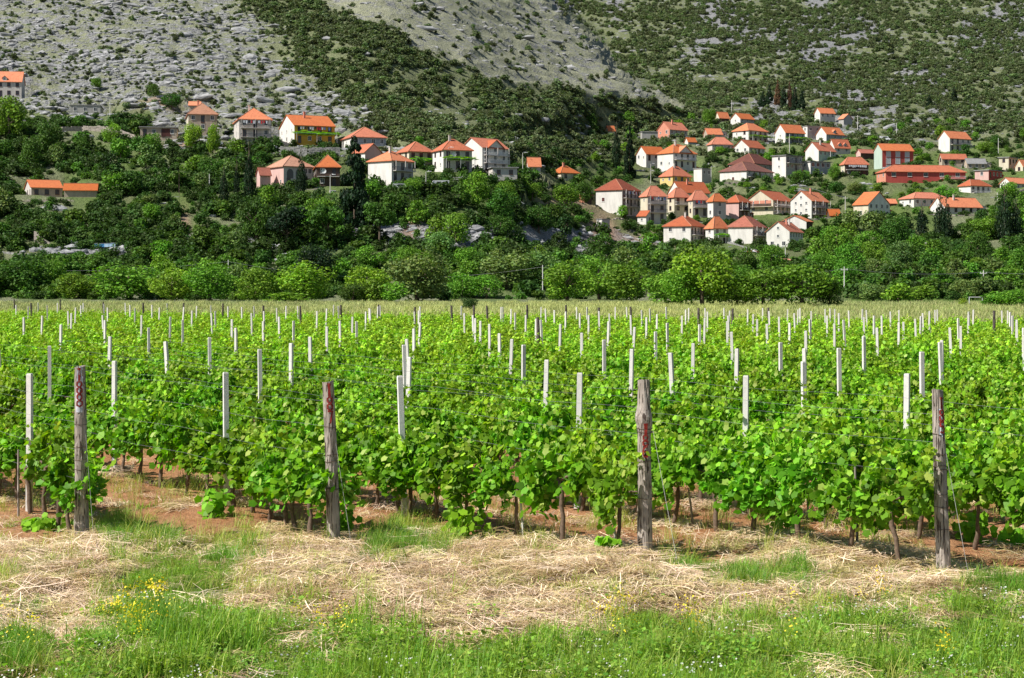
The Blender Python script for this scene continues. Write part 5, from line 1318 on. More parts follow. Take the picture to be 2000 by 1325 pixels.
    if 'cross' in opt:
        cx = W*.52; gw = W*.30; top = He+(Hr-He)*.75; b = MB(); b.poly([(cx-gw, -.02, He-.3), (cx+gw, -.02, He-.3), (cx+gw, -.02, He), (cx, -.02, top), (cx-gw, -.02, He)], 0)
        b.poly([(cx+gw, 1.5, He-.3), (cx-gw, 1.5, He-.3), (cx-gw, 1.5, He), (cx, 1.5, top), (cx+gw, 1.5, He)], 0)
        ob('gable', b.mesh('gable', MATS[wf]), e); b = MB(); k2 = (top-He)/gw
        roof_slab(b, [(cx-gw-.4, Dp*.45, He-k2*.4+.1), (cx-gw-.4, -.5, He-k2*.4+.1), (cx, -.5, top+.1), (cx, Dp*.45, top+.1)], .12)
        roof_slab(b, [(cx+gw+.4, -.5, He-k2*.4+.1), (cx+gw+.4, Dp*.45, He-k2*.4+.1), (cx, Dp*.45, top+.101), (cx, -.5, top+.101)], .12)
        ob('gable_roof', b.mesh('gable_roof', MATS[rf]), roof); put('small', 'f', cx, He+.2)
    if 'chalet' in opt:
        b = MB(); b.box(-1.2, .1, He-fh-.15, -.003, Dp-.1, He-fh); sl = ob('balcony', b.mesh('balcony', MATS['wall_cream']), e)
        b = MB(); b.box(-1.2, .1, 0, -1.12, Dp-.1, .95); r_ = ob('railing', b.mesh('railing', MATS['wall_brown']), sl); r_.location = (0, 0, He-fh+.004)
        b = MB()
        for j in range(4): b.box(-.06, Dp*(.08+.23*j), He-fh+1.0, -.006, Dp*(.08+.23*j)+Dp*.19, He-.25)
        ob('orange_blind', b.mesh('orange_blind', MATS['wall_salmon']), e)
    if 'dish' in opt:
        for j in range(2 if 'two' in lb else 1):
            d_ = ob('satellite_dish', DISH, e, loc=(W*(.3+.35*j), -1.45, He-1.4-j*1.6)); d_.scale = (1.2, 1.2, 1.2)
    wp = lambda u, v, z: e.matrix_basis @ Vector((u, v, z)) if False else C+Vector((u*math.cos(th)-v*math.sin(th), u*math.sin(th)+v*math.cos(th), z))
    if 'vine' in opt:
        x0, x1 = (0, W*1.02); zt = He-fh+.25 if st > 1 or 'chim' not in opt else He-1.6
        p = wp((x0+x1)/2, -1.5, zt); o_ = ob('climbing_vine', R.choice(VINE_STRIP), loc=p, rz=th, label='climbing vine along the balcony of the '+lb.split(' with ')[0].split(' half ')[0][:60], cat='climbing vine', group='vines along the house fronts'); o_.scale = ((x1-x0), 2.0, 1.5)
        b = MB()
        for x in (.05, W*.5, W-.05): b.box(x-.05, -2.35, zt-2.8, x+.05, -2.25, zt-.1)
        b.box(0, -2.34, zt-.15, W, -2.26, zt-.08); b.box(.02, -2.26, zt-.15, .1, -.006, zt-.08); b.box(W-.1, -2.26, zt-.15, W-.02, -.006, zt-.08)
        ob('pergola', b.mesh('pergola', MATS['railing_white']), e)
    if 'laundry' in opt:
        zt = He-.55
        ln = empty('clothesline', wp(W*.1, -1.4, zt), th, label='washing hung out on the balcony of the '+lb.split(' with ')[0].split(' and ')[0][:60], cat='washing', group='washing on the balconies')
        b = MB(); b.tube([(0, 0, 0), (W*.8, 0, 0)], .015, 4); ob('line', b.mesh('line', MATS['railing_metal']), ln)
        n = int(W*.8/.75)
        for j in range(n):
            if R.random() < .8: c_ = ob('cloth', CLOTH[R.choice([0, 1, 0, 3, 2]) if 'white washing' not in lb else 0], ln); c_.location = (.4+j*.75, 0, 0); c_.scale = (R.uniform(.8, 1.2), 1, R.uniform(.7, 1.2))

# ---------------------------------------------------------------- walls, ruins, cars, poles and other things of the village
def stone_wall(pts, h, th, mat, label, D=None):
    """pts: photo points along the foot of the wall"""
    P = [onhill(x, y) for x, y in pts]; b = MB(); g = random.Random(len(label)); base = P[0]
    course = .45
    for a, c in zip(P, P[1:]):
        L = (c-a).length; u = (c-a)/L; nrm = Vector((u.y, -u.x, 0)).normalized(); n = max(1, int(L/.9))
        for r in range(max(1, int(h/course))):
            for i in range(n):
                t0 = (i+(.5 if r % 2 else 0))/n; t1 = min(1, t0+1/n); w_ = g.uniform(.02, .16)
                p = a+u*L*t0-base; q = a+u*L*t1-base; z0 = r*course-1.0; z1 = z0+course-.04
                if r >= int(h/course)-1: z1 += g.uniform(-.2, .15)
                o1 = nrm*(th/2+w_); o2 = nrm*(-th/2)
                v = [p+o1+Vector((0,0,z0)), q+o1+Vector((0,0,z0)), q+o2+Vector((0,0,z0)), p+o2+Vector((0,0,z0)), p+o1+Vector((0,0,z1)), q+o1+Vector((0,0,z1)), q+o2+Vector((0,0,z1)), p+o2+Vector((0,0,z1))]
                n0 = len(b.v); b.v += [tuple(x) for x in v]
                for qd in ((0,3,2,1),(4,5,6,7),(0,1,5,4),(1,2,6,5),(2,3,7,6),(3,0,4,7)): b.f.append(tuple(n0+k for k in qd)); b.m.append(0)
    return ob('stone_wall', b.mesh('stone_wall', MATS[mat]), loc=base, label=label, cat='wall', kind='thing')
for (pts, h, mat, lb) in [
    ([(118,262),(160,256),(205,259),(232,262),(266,266)], 2.9, 'stone_dry', 'long pinkish dry stone wall below the flat grey shed'),
    ([(545,304),(600,305),(664,303)], 3.9, 'stone_grey', 'tall grey retaining wall under the ochre yellow house'),
    ([(-20,493),(35,499),(62,500)], 1.6, 'stone_grey', 'low grey wall at the far left above the tree line'),
    ([(193,530),(225,536)], 2.2, 'stone_grey', 'pale block wall under the bushes left of centre, below the beehives'),
    ([(40,394),(100,394),(145,394)], 1.5, 'stone_dry', 'garden wall below the long stone cottage'),
    ([(520,305),(545,300)], 1.5, 'stone_grey', 'short wall under the three storey stone house'),
    ([(1195,470),(1225,478),(1275,486),(1320,497)], 1.2, 'stone_grey', 'crumbling pale wall on the bare slope below the joined row'),
    ([(1420,470),(1500,500),(1530,505)], 2.0, 'stone_grey', 'grey retaining wall behind the red parasol'),
    ([(1790,330),(1830,326),(1870,340)], 1.4, 'stone_dry', 'low garden wall left of the old beige stone house'),
    ([(1640,386),(1690,392),(1745,386)], 1.2, 'stone_dry', 'terrace wall above the double gabled white house'),
    ([(1820,268),(1860,232),(1905,226),(1960,230),(2010,250)], 1.0, 'stone_grey', 'long dry stone wall winding over the upper right slope'),
    ([(1560,212),(1620,208),(1680,218),(1720,228)], 1.0, 'stone_grey', 'pale wall line on the slope right of the conifer grove'),
    ([(1390,300),(1420,310),(1436,318)], 1.3, 'stone_grey', 'short terrace wall left of the dark red roof'),
    ([(845,350),(900,352),(950,356)], 2.4, 'stone_grey', 'grey terrace wall below the vine balcony house'),
]: stone_wall(pts, h, .5, mat, lb)
HSQ = [q for q in HOUSES if q['h'][0] == 'house' and q['W'] > 5]
for i, q in enumerate(HSQ):
    (nm, lb, xl, xc, xr, yt, ye, yb) = q['h'][:8]
    if i % 2 == 0 or yb > 468 or R.random() < .15: continue
    dy = R.uniform(4, 9)
    sh = lb
    for cut in (' with ', ' half ', ' rising ', ' beside ', ' right of ', ' left of ', ' behind ', ' between ', ' in front ', ' standing ', ' high ', ' below ', ' at ', ' in the ', ' near ', ','):
        j = sh.find(cut)
        if j > 14: sh = sh[:j]
    stone_wall([(xl-3, yb+dy), ((xl+xr)/2, yb+dy+R.uniform(-1, 2)), (xr+R.uniform(2, 10), yb+dy-R.uniform(0, 2))], R.uniform(1.2, 1.9), .5, R.choice(['stone_grey', 'stone_dry', 'stone_dry']), 'stone terrace wall below the '+' '.join(sh.split()[:9])+(', near the %s end of the joined row' % ('left' if xc < 1300 else 'right') if sh == 'apartment house' or 'apartment' in sh else ''))
# ruined gable
p = onhill(80, 474); b = MB()
w_ = 4.2
for y0, y1 in ((0, .6),):
    pr = [(-w_*.45, 0), (w_*.6, 0), (w_*.55, .6), (w_*.1, 1.9), (-w_*.25, 3.2), (-w_*.45, 3.5)]
    b.poly([(x, 0, z) for x, z in pr]); b.poly([(x, .6, z) for x, z in pr][::-1])
    for a, c in zip(pr, pr[1:]+pr[:1]): b.quad((a[0], .6, a[1]), (c[0], .6, c[1]), (c[0], 0, c[1]), (a[0], 0, a[1]))
ob('ruined_gable', b.mesh('ruined_gable', MATS['stone_dry']), loc=p-Vector((0, 0, .6)), rz=-.25, label='sloping stone gable of a ruined hut standing among bushes at the left', cat='ruin')
p = onhill(102, 577); b = MB(); b.box(-1.3, -.1, 0, 1.3, .1, 1.5); ob('concrete_slab', b.mesh('concrete_slab', MATS['post_concrete']), loc=p, rz=.2, label='pale leaning slab in front of the left tree line', cat='slab')
# beehives
HB = MB(); HB.box(-.42, -.35, .15, .42, .35, .95, 0); HV = [HB.mesh('hive_body', MATS[c]) for c in ('hive_blue', 'hive_pale')]
HB = MB(); HB.box(-.47, -.4, .955, .47, .4, 1.05, 0); HL = HB.mesh('lid', MATS['paint_silver']); HB = MB(); HB.box(-.35, -.3, 0, -.25, .3, .148); HB.box(.25, -.3, 0, .35, .3, .148); HK = HB.mesh('stand', MATS['bark'])
for i, px in enumerate((189, 195, 201, 208, 214, 220, 227)):
    p = onhill(px, 486); col = 0 if i < 3 else 1
    e = empty('beehive', p+Vector((0, 0, .5)), R.uniform(-.15, .15), label=('blue' if col == 0 else 'pale blue')+' beehive, '+('first', 'second', 'third', 'fourth', 'fifth', 'sixth', 'last')[i]+' from the left in the row on the rocks', cat='beehive', group='beehives in a row on the rocks')
    ob('hive_body', HV[col], e); ob('lid', HL, e); ob('stand', HK, e)
# cars
def car(p, rz, mat, label, van=False):
    e = empty('parked_car', p, rz, label=label, cat='car'); b = MB(); L, Wd = 4.2, 1.65
    prof = [(-2.1, .35), (-2.1, .80), (-1.9, .92), (-1.35, .98), (-.75, 1.42), (.75, 1.46), (1.5, 1.02), (2.0, .92), (2.12, .6), (2.1, .35)] if not van else [(-2.1, .35), (-2.1, 1.2), (-1.95, 1.85), (1.2, 1.9), (1.6, 1.15), (2.05, 1.0), (2.12, .6), (2.1, .35)]
    def yy(z): return Wd/2*(1 if z < 1.0 else .86)
    for s_ in (-1, 1):
        pts = [(x, s_*yy(z), z) for x, z in prof]; b.poly(pts if s_ < 0 else pts[::-1])
    for (x0, z0), (x1, z1) in zip(prof, prof[1:]+prof[:1]): b.quad((x0, -yy(z0), z0), (x0, yy(z0), z0), (x1, yy(z1), z1), (x1, -yy(z1), z1))
    ob('body', b.mesh('body', MATS[mat]), e); b = MB()
    for s_ in (-1, 1):
        y = s_*(yy(1.2)+.03); z0, z1 = (1.02, 1.36) if not van else (1.2, 1.7)
        q = [(-1.15, y, z0), (1.2 if not van else 1.3, y, z0), (.7, y, z1), (-.7, y, z1)]; b.poly(q if s_ < 0 else q[::-1])
    ob('window', b.mesh('window', MATS['glass']), e)
    for x in (-1.3, 1.35):
        for s_ in (-1, 1):
            b = MB(); b.tube([(x, s_*.66, .32), (x, s_*.84, .32)], .32, 14); w = ob('wheel', b.mesh('wheel', MATS['rubber']), e)
            b = MB(); b.tube([(x, s_*.80, .32), (x, s_*.85, .32)], .17, 10); ob('rim', b.mesh('rim', MATS['paint_silver']), w)
    return e
for (px, py, rz, m_, lb, v_) in [(421,284,.25,'paint_silver','silver car parked under the two bright trees left of the tall stone house',False),(529,296,-.1,'paint_white','white car parked beside the tall three storey stone house',False),
    (1728,273,.05,'paint_white','white van parked on the green slope above the red houses',True),(782,372,.2,'paint_white','white van below the hip roofed white house',True),(1512,508,.2,'paint_darkblue','dark blue car under the lowest white houses',False)]:
    car(onhill(px, py)+Vector((0, 0, .3)), rz, m_, lb, v_)
# long white camper by the vine house
p = onhill(862, 370); e = empty('caravan', p+Vector((0, 0, .2)), .15, label='long rounded white caravan parked below the vine balcony house', cat='caravan'); b = MB()
prof = [(-2.6, .5), (-2.7, 1.3), (-2.2, 2.1), (2.0, 2.15), (2.6, 1.5), (2.6, .5)]
for s_ in (-1, 1): pts = [(x, s_*1.0, z) for x, z in prof]; b.poly(pts if s_ < 0 else pts[::-1])
for (x0, z0), (x1, z1) in zip(prof, prof[1:]+prof[:1]): b.quad((x0, -1, z0), (x0, 1, z0), (x1, 1, z1), (x1, -1, z1))
ob('body', b.mesh('body', MATS['paint_white']), e)
for x in (-1.4, .6): b = MB(); b.box(x, -1.03, 1.25, x+1.1, -1.001, 1.8); ob('window', b.mesh('window', MATS['glass']), e)
b = MB(); b.tube([(-.2, -.9, .34), (-.2, .9, .34)], .34, 14); ob('wheel', b.mesh('wheel', MATS['rubber']), e)
# red parasol and terrace by the lowest houses
p = onhill(1466, 512); e = empty('parasol', p+Vector((0, 0, .6)), 0, label='red and white parasol on the terrace below the lowest houses', cat='parasol'); b = MB(); n = 8; cs = []
for k in range(n):
    a, c = 2*math.pi*k/n, 2*math.pi*(k+1)/n; s_ = MB(); s_.poly([(0, 0, 2.7), (2.1*math.cos(a), 2.1*math.sin(a), 2.0), (2.1*math.cos(c), 2.1*math.sin(c), 2.0)]); s_.quad((2.1*math.cos(a), 2.1*math.sin(a), 2.0), (2.1*math.cos(a), 2.1*math.sin(a), 1.85), (2.1*math.cos(c), 2.1*math.sin(c), 1.85), (2.1*math.cos(c), 2.1*math.sin(c), 2.0))
    ob('canopy_panel', s_.mesh('canopy_panel', MATS['cloth_red' if k % 2 else 'cloth_white']), e)
b.tube([(0, 0, 0), (0, 0, 2.7)], .05); ob('pole', b.mesh('pole', MATS['railing_white']), e)
p = onhill(1462, 520); b = MB(); b.box(-5, -1.5, -.8, 5.2, 1.2, .35); 
ob('terrace_slab', b.mesh('terrace_slab', MATS['post_concrete']), loc=p, rz=.05, label='white terrace slab under the red parasol', cat='terrace')
p = onhill(1530, 522); e = empty('awning', p+Vector((0, 0, .3)), .2, label='small red orange tarpaulin roof right of the parasol', cat='awning'); b = MB(); b.quad((-2, -1.5, 1.8), (2, -1.5, 1.4), (2, 1.5, 1.9), (-2, 1.5, 2.3)); b.quad((-2, -1.5, 1.75), (-2, 1.5, 2.25), (2, 1.5, 1.85), (2, -1.5, 1.35)); ob('cover', b.mesh('cover', MATS['wall_salmon']), e)
b = MB(); [b.tube([(x, y, 0), (x, y, z)], .05, 5) for x, y, z in ((-1.9, -1.4, 1.75), (1.9, -1.4, 1.4), (1.9, 1.4, 1.85), (-1.9, 1.4, 2.25))]; ob('frame', b.mesh('frame', MATS['railing_metal']), e)
# football goal
Y = 372; e = empty('football_goal', onhill(1906, 597)+Vector((0, 0, .1)), .05, label='white football goal at the right end of the meadow', cat='goal')
hw = 1.35*1.0; hh = 1.0
Yg = e.location.y; gw = 26*Yg/F/2; gh = 1.25
b = MB(); b.tube([(-gw, 0, 0), (-gw, 0, gh)], .07); ob('post', b.mesh('post', MATS['railing_white']), e); b = MB(); b.tube([(gw, 0, 0), (gw, 0, gh)], .07); ob('post', b.mesh('post', MATS['railing_white']), e)
b = MB(); b.tube([(-gw-.07, 0, gh), (gw+.07, 0, gh)], .07); ob('crossbar', b.mesh('crossbar', MATS['railing_white']), e)
# poles and lamps
def pole(px, base, top, label, arm=True, lamp=False, D=None, wood_=False, w_=.13):
    p = onhill(px, base) if D is None else at(px, base, D); H = (base-top)*p.y/F
    e = empty('street_lamp' if lamp else 'utility_pole', p, 0, label=label, cat='street lamp' if lamp else 'utility pole'); b = MB(); b.tube([(0, 0, -.5), (0, 0, H)], [w_*1.2, w_*.8], 8)
    ob('shaft', b.mesh('shaft', MATS['weathered_wood' if wood_ else 'post_concrete']), e)
    if arm:
        b = MB(); b.box(-.75, -.06, H-.75, .75, .06, H-.62); a_ = ob('crossarm', b.mesh('crossarm', MATS['post_concrete']), e)
        for x in (-.65, 0, .65):
            b = MB(); b.tube([(x, 0, H-.62), (x, 0, H-.38)], [.07, .04], 8); ob('insulator', b.mesh('insulator', MATS['paint_white']), a_)
    if lamp:
        b = MB(); b.tube([(0, 0, H-.1), (.5, -.3, H+.15), (1.1, -.6, H+.1)], .05, 6); ob('arm', b.mesh('arm', MATS['paint_silver']), e)
        b = MB(); b.box(.9, -.75, H+.0, 1.5, -.5, H+.14); ob('lamp_head', b.mesh('lamp_head', MATS['paint_white']), e)
    return p+Vector((0, 0, H-.4))
PL = {}
for key, a in dict(
    a=(1649,574,521,'tall light pole with crossarm right of the big round tree',True), b=(1921,574,528,'light pole with crossarm above the football goal',True), c=(1640,562,536,'thin short pole left of the tall light pole with crossarm',False),
    d=(1060,575,518,'thin grey pole left of the domed light tree',False), e_=(446,555,508,'thin grey pole in the left tree line',False), f=(1651,418,377,'white pole receiving the cable left of the double gabled house',True),
    g=(1534,508,482,'thin pole below the narrow gabled house',False), i=(215,226,196,'thin pale pole right of the flat grey shed',False), j=(1675,250,221,'pale pole on the green patch right of the highest house',True),
    k=(1751,266,240,'small pale pole above the three storey red house',False), l=(1950,302,272,'thin pole on the slope right of the lone white house',False), m=(1305,278,252,'white pole in front of the salmon walled house',False),
    n=(1429,220,194,'tall thin pole on the scrub left of the topmost gabled house',False), o=(1542,300,258,'white pole before the pale gabled house with blue veranda',False), p=(1622,311,293,'white pole before the green tinted house',False),
    q=(1141,382,347,'thin pole rising from the red brick hut',False), r=(1948,395,372,'short pole beside the broad dark cypress',False), s=(409,373,342,'thin white pole on the slope right of the bare tree',False), t=(1422,276,262,'small white pole between orange roofs of the upper village',False)).items():
    PL[key] = pole(*a, w_=.11)
for a in [(876,334,286,'white street lamp before the vine balcony house',False,True),(1021,344,302,'street lamp right of the large white house',False,True),(832,374,335,'street lamp right of the hip roofed white house',False,True),
          (645,376,340,'white street lamp left of the tall dark conifer',False,True),(1389,356,322,'street lamp between yellow house and pale pink house',False,True),(1271,352,314,'slim lamp below the white villa wing',False,True)]: pole(*a, w_=.1)
def cable(a, c, sag, label, r=.035):
    b = MB(); a, c = Vector(a), Vector(c); pts = []
    for i in range(15):
        t = i/14; p = a.lerp(c, t)-a; p.z -= 4*sag*t*(1-t); pts.append(p)
    b.tube(pts, r, 4); ob('power_cable', b.mesh('power_cable', MATS['metal_wire']), loc=a, label=label, cat='cable')
cable(at(1500, 331), PL['f'], 1.2, 'thick pale cable slanting down from the dark red roofs to a pole', .06)
cable(PL['a'], PL['b'], .8, 'cable between the two poles right of the big round tree', .03); cable(PL['b'], at(2200, 530, 380), .6, 'cable leaving the right pole out of the picture', .03)
cable(PL['d'], PL['a'], 3.0, 'long thin cable passing before the trees towards the light pole', .02); cable(PL['e_'], PL['d'], 3, 'thin cable before the trees between the two grey poles', .02)
cable(at(-200, 512, 395), PL['e_'], 2, 'thin cable coming in from the left before the trees', .02)
cable(PL['i'], at(352, 205), 1.5, 'thin cable from the pole by the shed to the faded brown roof', .02); cable(PL['j'], PL['n'], 2, 'thin cable crossing above the upper village', .02)
# ---------------------------------------------------------------- white concrete posts of the vineyard: photo column and row of the top
WP = """57,730 443,724 790,733 1127,727 1455,730 1770,730 2,671 32,596 54,599 75,591 94,597 112,592 135,608 138,612 146,601 158,597 163,592 206,594 211,601 205,616 205,626 246,592 254,596 264,602 297,596 310,601 328,593
355,600 373,607 382,598 47,620 80,617 118,634 97,671 212,657 223,692 275,616 292,640 331,619 357,625 333,667 413,597 416,612 421,608 446,599 473,600 493,612 498,598 518,608 541,602 558,598 583,598 618,608 635,603 650,596 662,598
453,624 462,640 515,628 547,619 573,627 638,638 666,627 686,619 697,628 714,609 721,602 725,604 736,599 743,597 411,660 510,683 568,670 608,659 794,673 794,689 801,656 809,642 816,630 811,609 817,607 821,599 901,598 908,612 926,616 928,622
938,627 957,633 977,648 994,656 1022,674 1063,696 978,600 984,600 997,604 1007,611 1026,616 1046,623 1061,625 1092,633 1055,600 1068,603 1083,606 1104,609 1127,600 1133,612 1147,600 1150,616 1172,608 1136,649 1180,662
1192,613 1201,600 1186,628 1226,600 1234,616 1233,638 1231,677 1256,606 1262,620 1272,603 1282,614 1303,600 1305,631 1281,646 1319,689 1331,617 1339,605 1345,602 1352,663 1365,634 1374,622 1379,602 1382,609 1415,602 1421,607 1425,617 1421,628 1433,648
1436,680 1460,604 1469,614 1478,624 1490,602 1500,633 1504,608 1523,619 1537,604 1541,631 1556,605 1555,612 1526,662 1575,646 1572,694 1563,602 1584,608 1584,624 1612,604 1623,603 1630,604 1615,617 1638,612 1660,607 1683,604 1695,606
1631,632 1653,625 1574,672 1641,680 1688,620 1689,656 1707,617 1723,617 1716,640 1740,609 1755,606 1755,630 1765,629 1791,623 1797,618 1805,612 1814,608 1818,608 1827,606 1832,605 1803,688 1842,660 1842,670 1861,640 1874,622 1877,637 1890,615
1894,609 1900,605 1958,607 1968,607 1973,610 1977,617 1984,625 1988,630 1999,640 2003,652 2060,690 -60,700"""
WP = [tuple(map(float, t.split(','))) for t in WP.split()]
PH_ = 1.9
def post_mesh(seed):
    g = random.Random(seed); b = MB(); w_, d_ = .037, .035
    lv = [-.3, .6, 1.2, PH_-.02, PH_]
    n0 = 0
    for i, z in enumerate(lv):
        k = 1-.06*z/PH_ - (.12 if i == 4 else 0); ox = g.uniform(-.004, .004)
        b.v += [(-w_*k+ox, -d_*k, z), (w_*k+ox, -d_*k, z), (w_*k+ox, d_*k, z), (-w_*k+ox, d_*k, z)]
    for i in range(4):
        for k in range(4): a = i*4+k; c = i*4+(k+1) % 4; b.f.append((a, c, c+4, a+4)); b.m.append(0)
    b.f.append((16, 17, 18, 19)); b.m.append(0)
    return b.mesh('vineyard_post', MATS['post_concrete'])
PM = [post_mesh(i) for i in range(5)]
WP.sort(key=lambda t: -t[1])
LV = [(724, 760, 'front line'), (664, 724, 'second line'), (640, 664, 'middle of the vineyard')]
SEGS = [(160, 'left of the leftmost numbered post'), (400, 'just right of the leftmost numbered post'), (645, 'just left of the brownish numbered post'), (950, 'right of the brownish leaning numbered post'), (1258, 'left of the knotty numbered post'),
 (1550, 'right of the knotty numbered post'), (1838, 'left of the rightmost numbered post'), (9999, 'right of the rightmost numbered post')]
def seg(px): return next(t for a, t in SEGS if px < a)
bands = {}
for (px, yt) in WP:
    bn = next((i for i, (a, c, _) in enumerate(LV) if a <= yt < c), 3); bands.setdefault(bn, []).append((px, yt))
ORD = ['leftmost', 'second from the left', 'third from the left', 'fourth from the left', 'fifth from the left', 'sixth from the left', 'seventh from the left', 'eighth from the left', 'ninth from the left', 'tenth from the left', 'eleventh from the left', 'twelfth from the left', 'thirteenth from the left', 'fourteenth from the left', 'fifteenth from the left', 'sixteenth from the left']
for bn, L_ in bands.items():
    L_.sort(); vis = [t for t in L_ if -10 < t[0] < 2010]
    for (px, yt) in L_:
        y = (EYE-PH_)*F/(yt-HOR); x = (px-1000)*y/F; p = gpt(x, y)
        inn = (px, yt) in vis; i = vis.index((px, yt)) if inn else 0
        if not inn: lb, gr = 'white concrete vineyard post just outside the %s edge of the picture' % ('left' if px < 0 else 'right'), 'white posts outside the picture'
        elif bn == 0: lb = 'white concrete post standing in the front vines, %s of the six nearest' % (ORD[i] if i < 5 else 'rightmost'); gr = 'white concrete posts in the vineyard'
        elif bn < 3:
            j = len(vis)-1-i
            pos = ORD[i] if i < len(ORD) and i <= j else (ORD[j].replace('left', 'right') if j else 'rightmost'); lb = 'white concrete post in the %s of vines, %s' % ({1: 'second line', 2: 'middle depth'}[bn], pos if j < 16 or i < 16 else 'near its centre'); gr = 'white concrete posts in the vineyard'
        else: lb = 'white post %s, %s' % ('at the far vineyard end' if yt < 606 else 'far back in the vineyard', seg(px)); gr = 'white concrete posts far back in the vineyard'
        o_ = ob('vineyard_post', R.choice(PM), loc=p, rz=R.choice([-.42, -.30, -.5, .35, -.25])+R.uniform(-.1, .1), label=lb, cat='post', group=gr)
        o_.rotation_euler.x = R.gauss(0, .02); o_.rotation_euler.y = R.gauss(-.005, .022)
        if (px, yt) == (790, 733): o_.rotation_euler.y = -.035
        if (px, yt) == (333, 667): o_.rotation_euler.y = -.09
# small concrete/old posts without label troubles: thin end posts at the far edge
OW = [(29,585),(62,592),(118,585),(202,590),(280,592),(359,592),(434,593),(515,597),(588,598),(666,596),(740,595),(809,600),(883,597),(926,597),(953,597),(1030,596),(1106,596),(1170,601),(1051,620),(1234,599),(1365,602),(1430,603),(1500,601),(1942,607)]
b = MB(); b.tube([(0, 0, -.3), (.01, 0, 1), (0, .01, 2.0)], [.075, .07, .06], 8); OWM = b.mesh('end_post', MATS['dark_wood'], smooth=False)
for i, (px, yt) in enumerate(OW):
    y = (EYE-2.0)*F/(yt-HOR); x = (px-1000)*y/F
    side = 'leftmost' if i == 0 else ('rightmost' if i == len(OW)-1 else None)
    lb = 'dark wooden post at the far vineyard edge, '+(side+' of them' if side else seg(px))
    if px == 1051: lb = 'dark wooden post in the middle of the vineyard between two white ones'
    o_ = ob('end_post', OWM, loc=(x, y, 0), rz=R.uniform(0, 3), label=lb, cat='post', group='dark wooden end posts at the far edge of the vineyard'); o_.rotation_euler.y = R.gauss(0, .05)

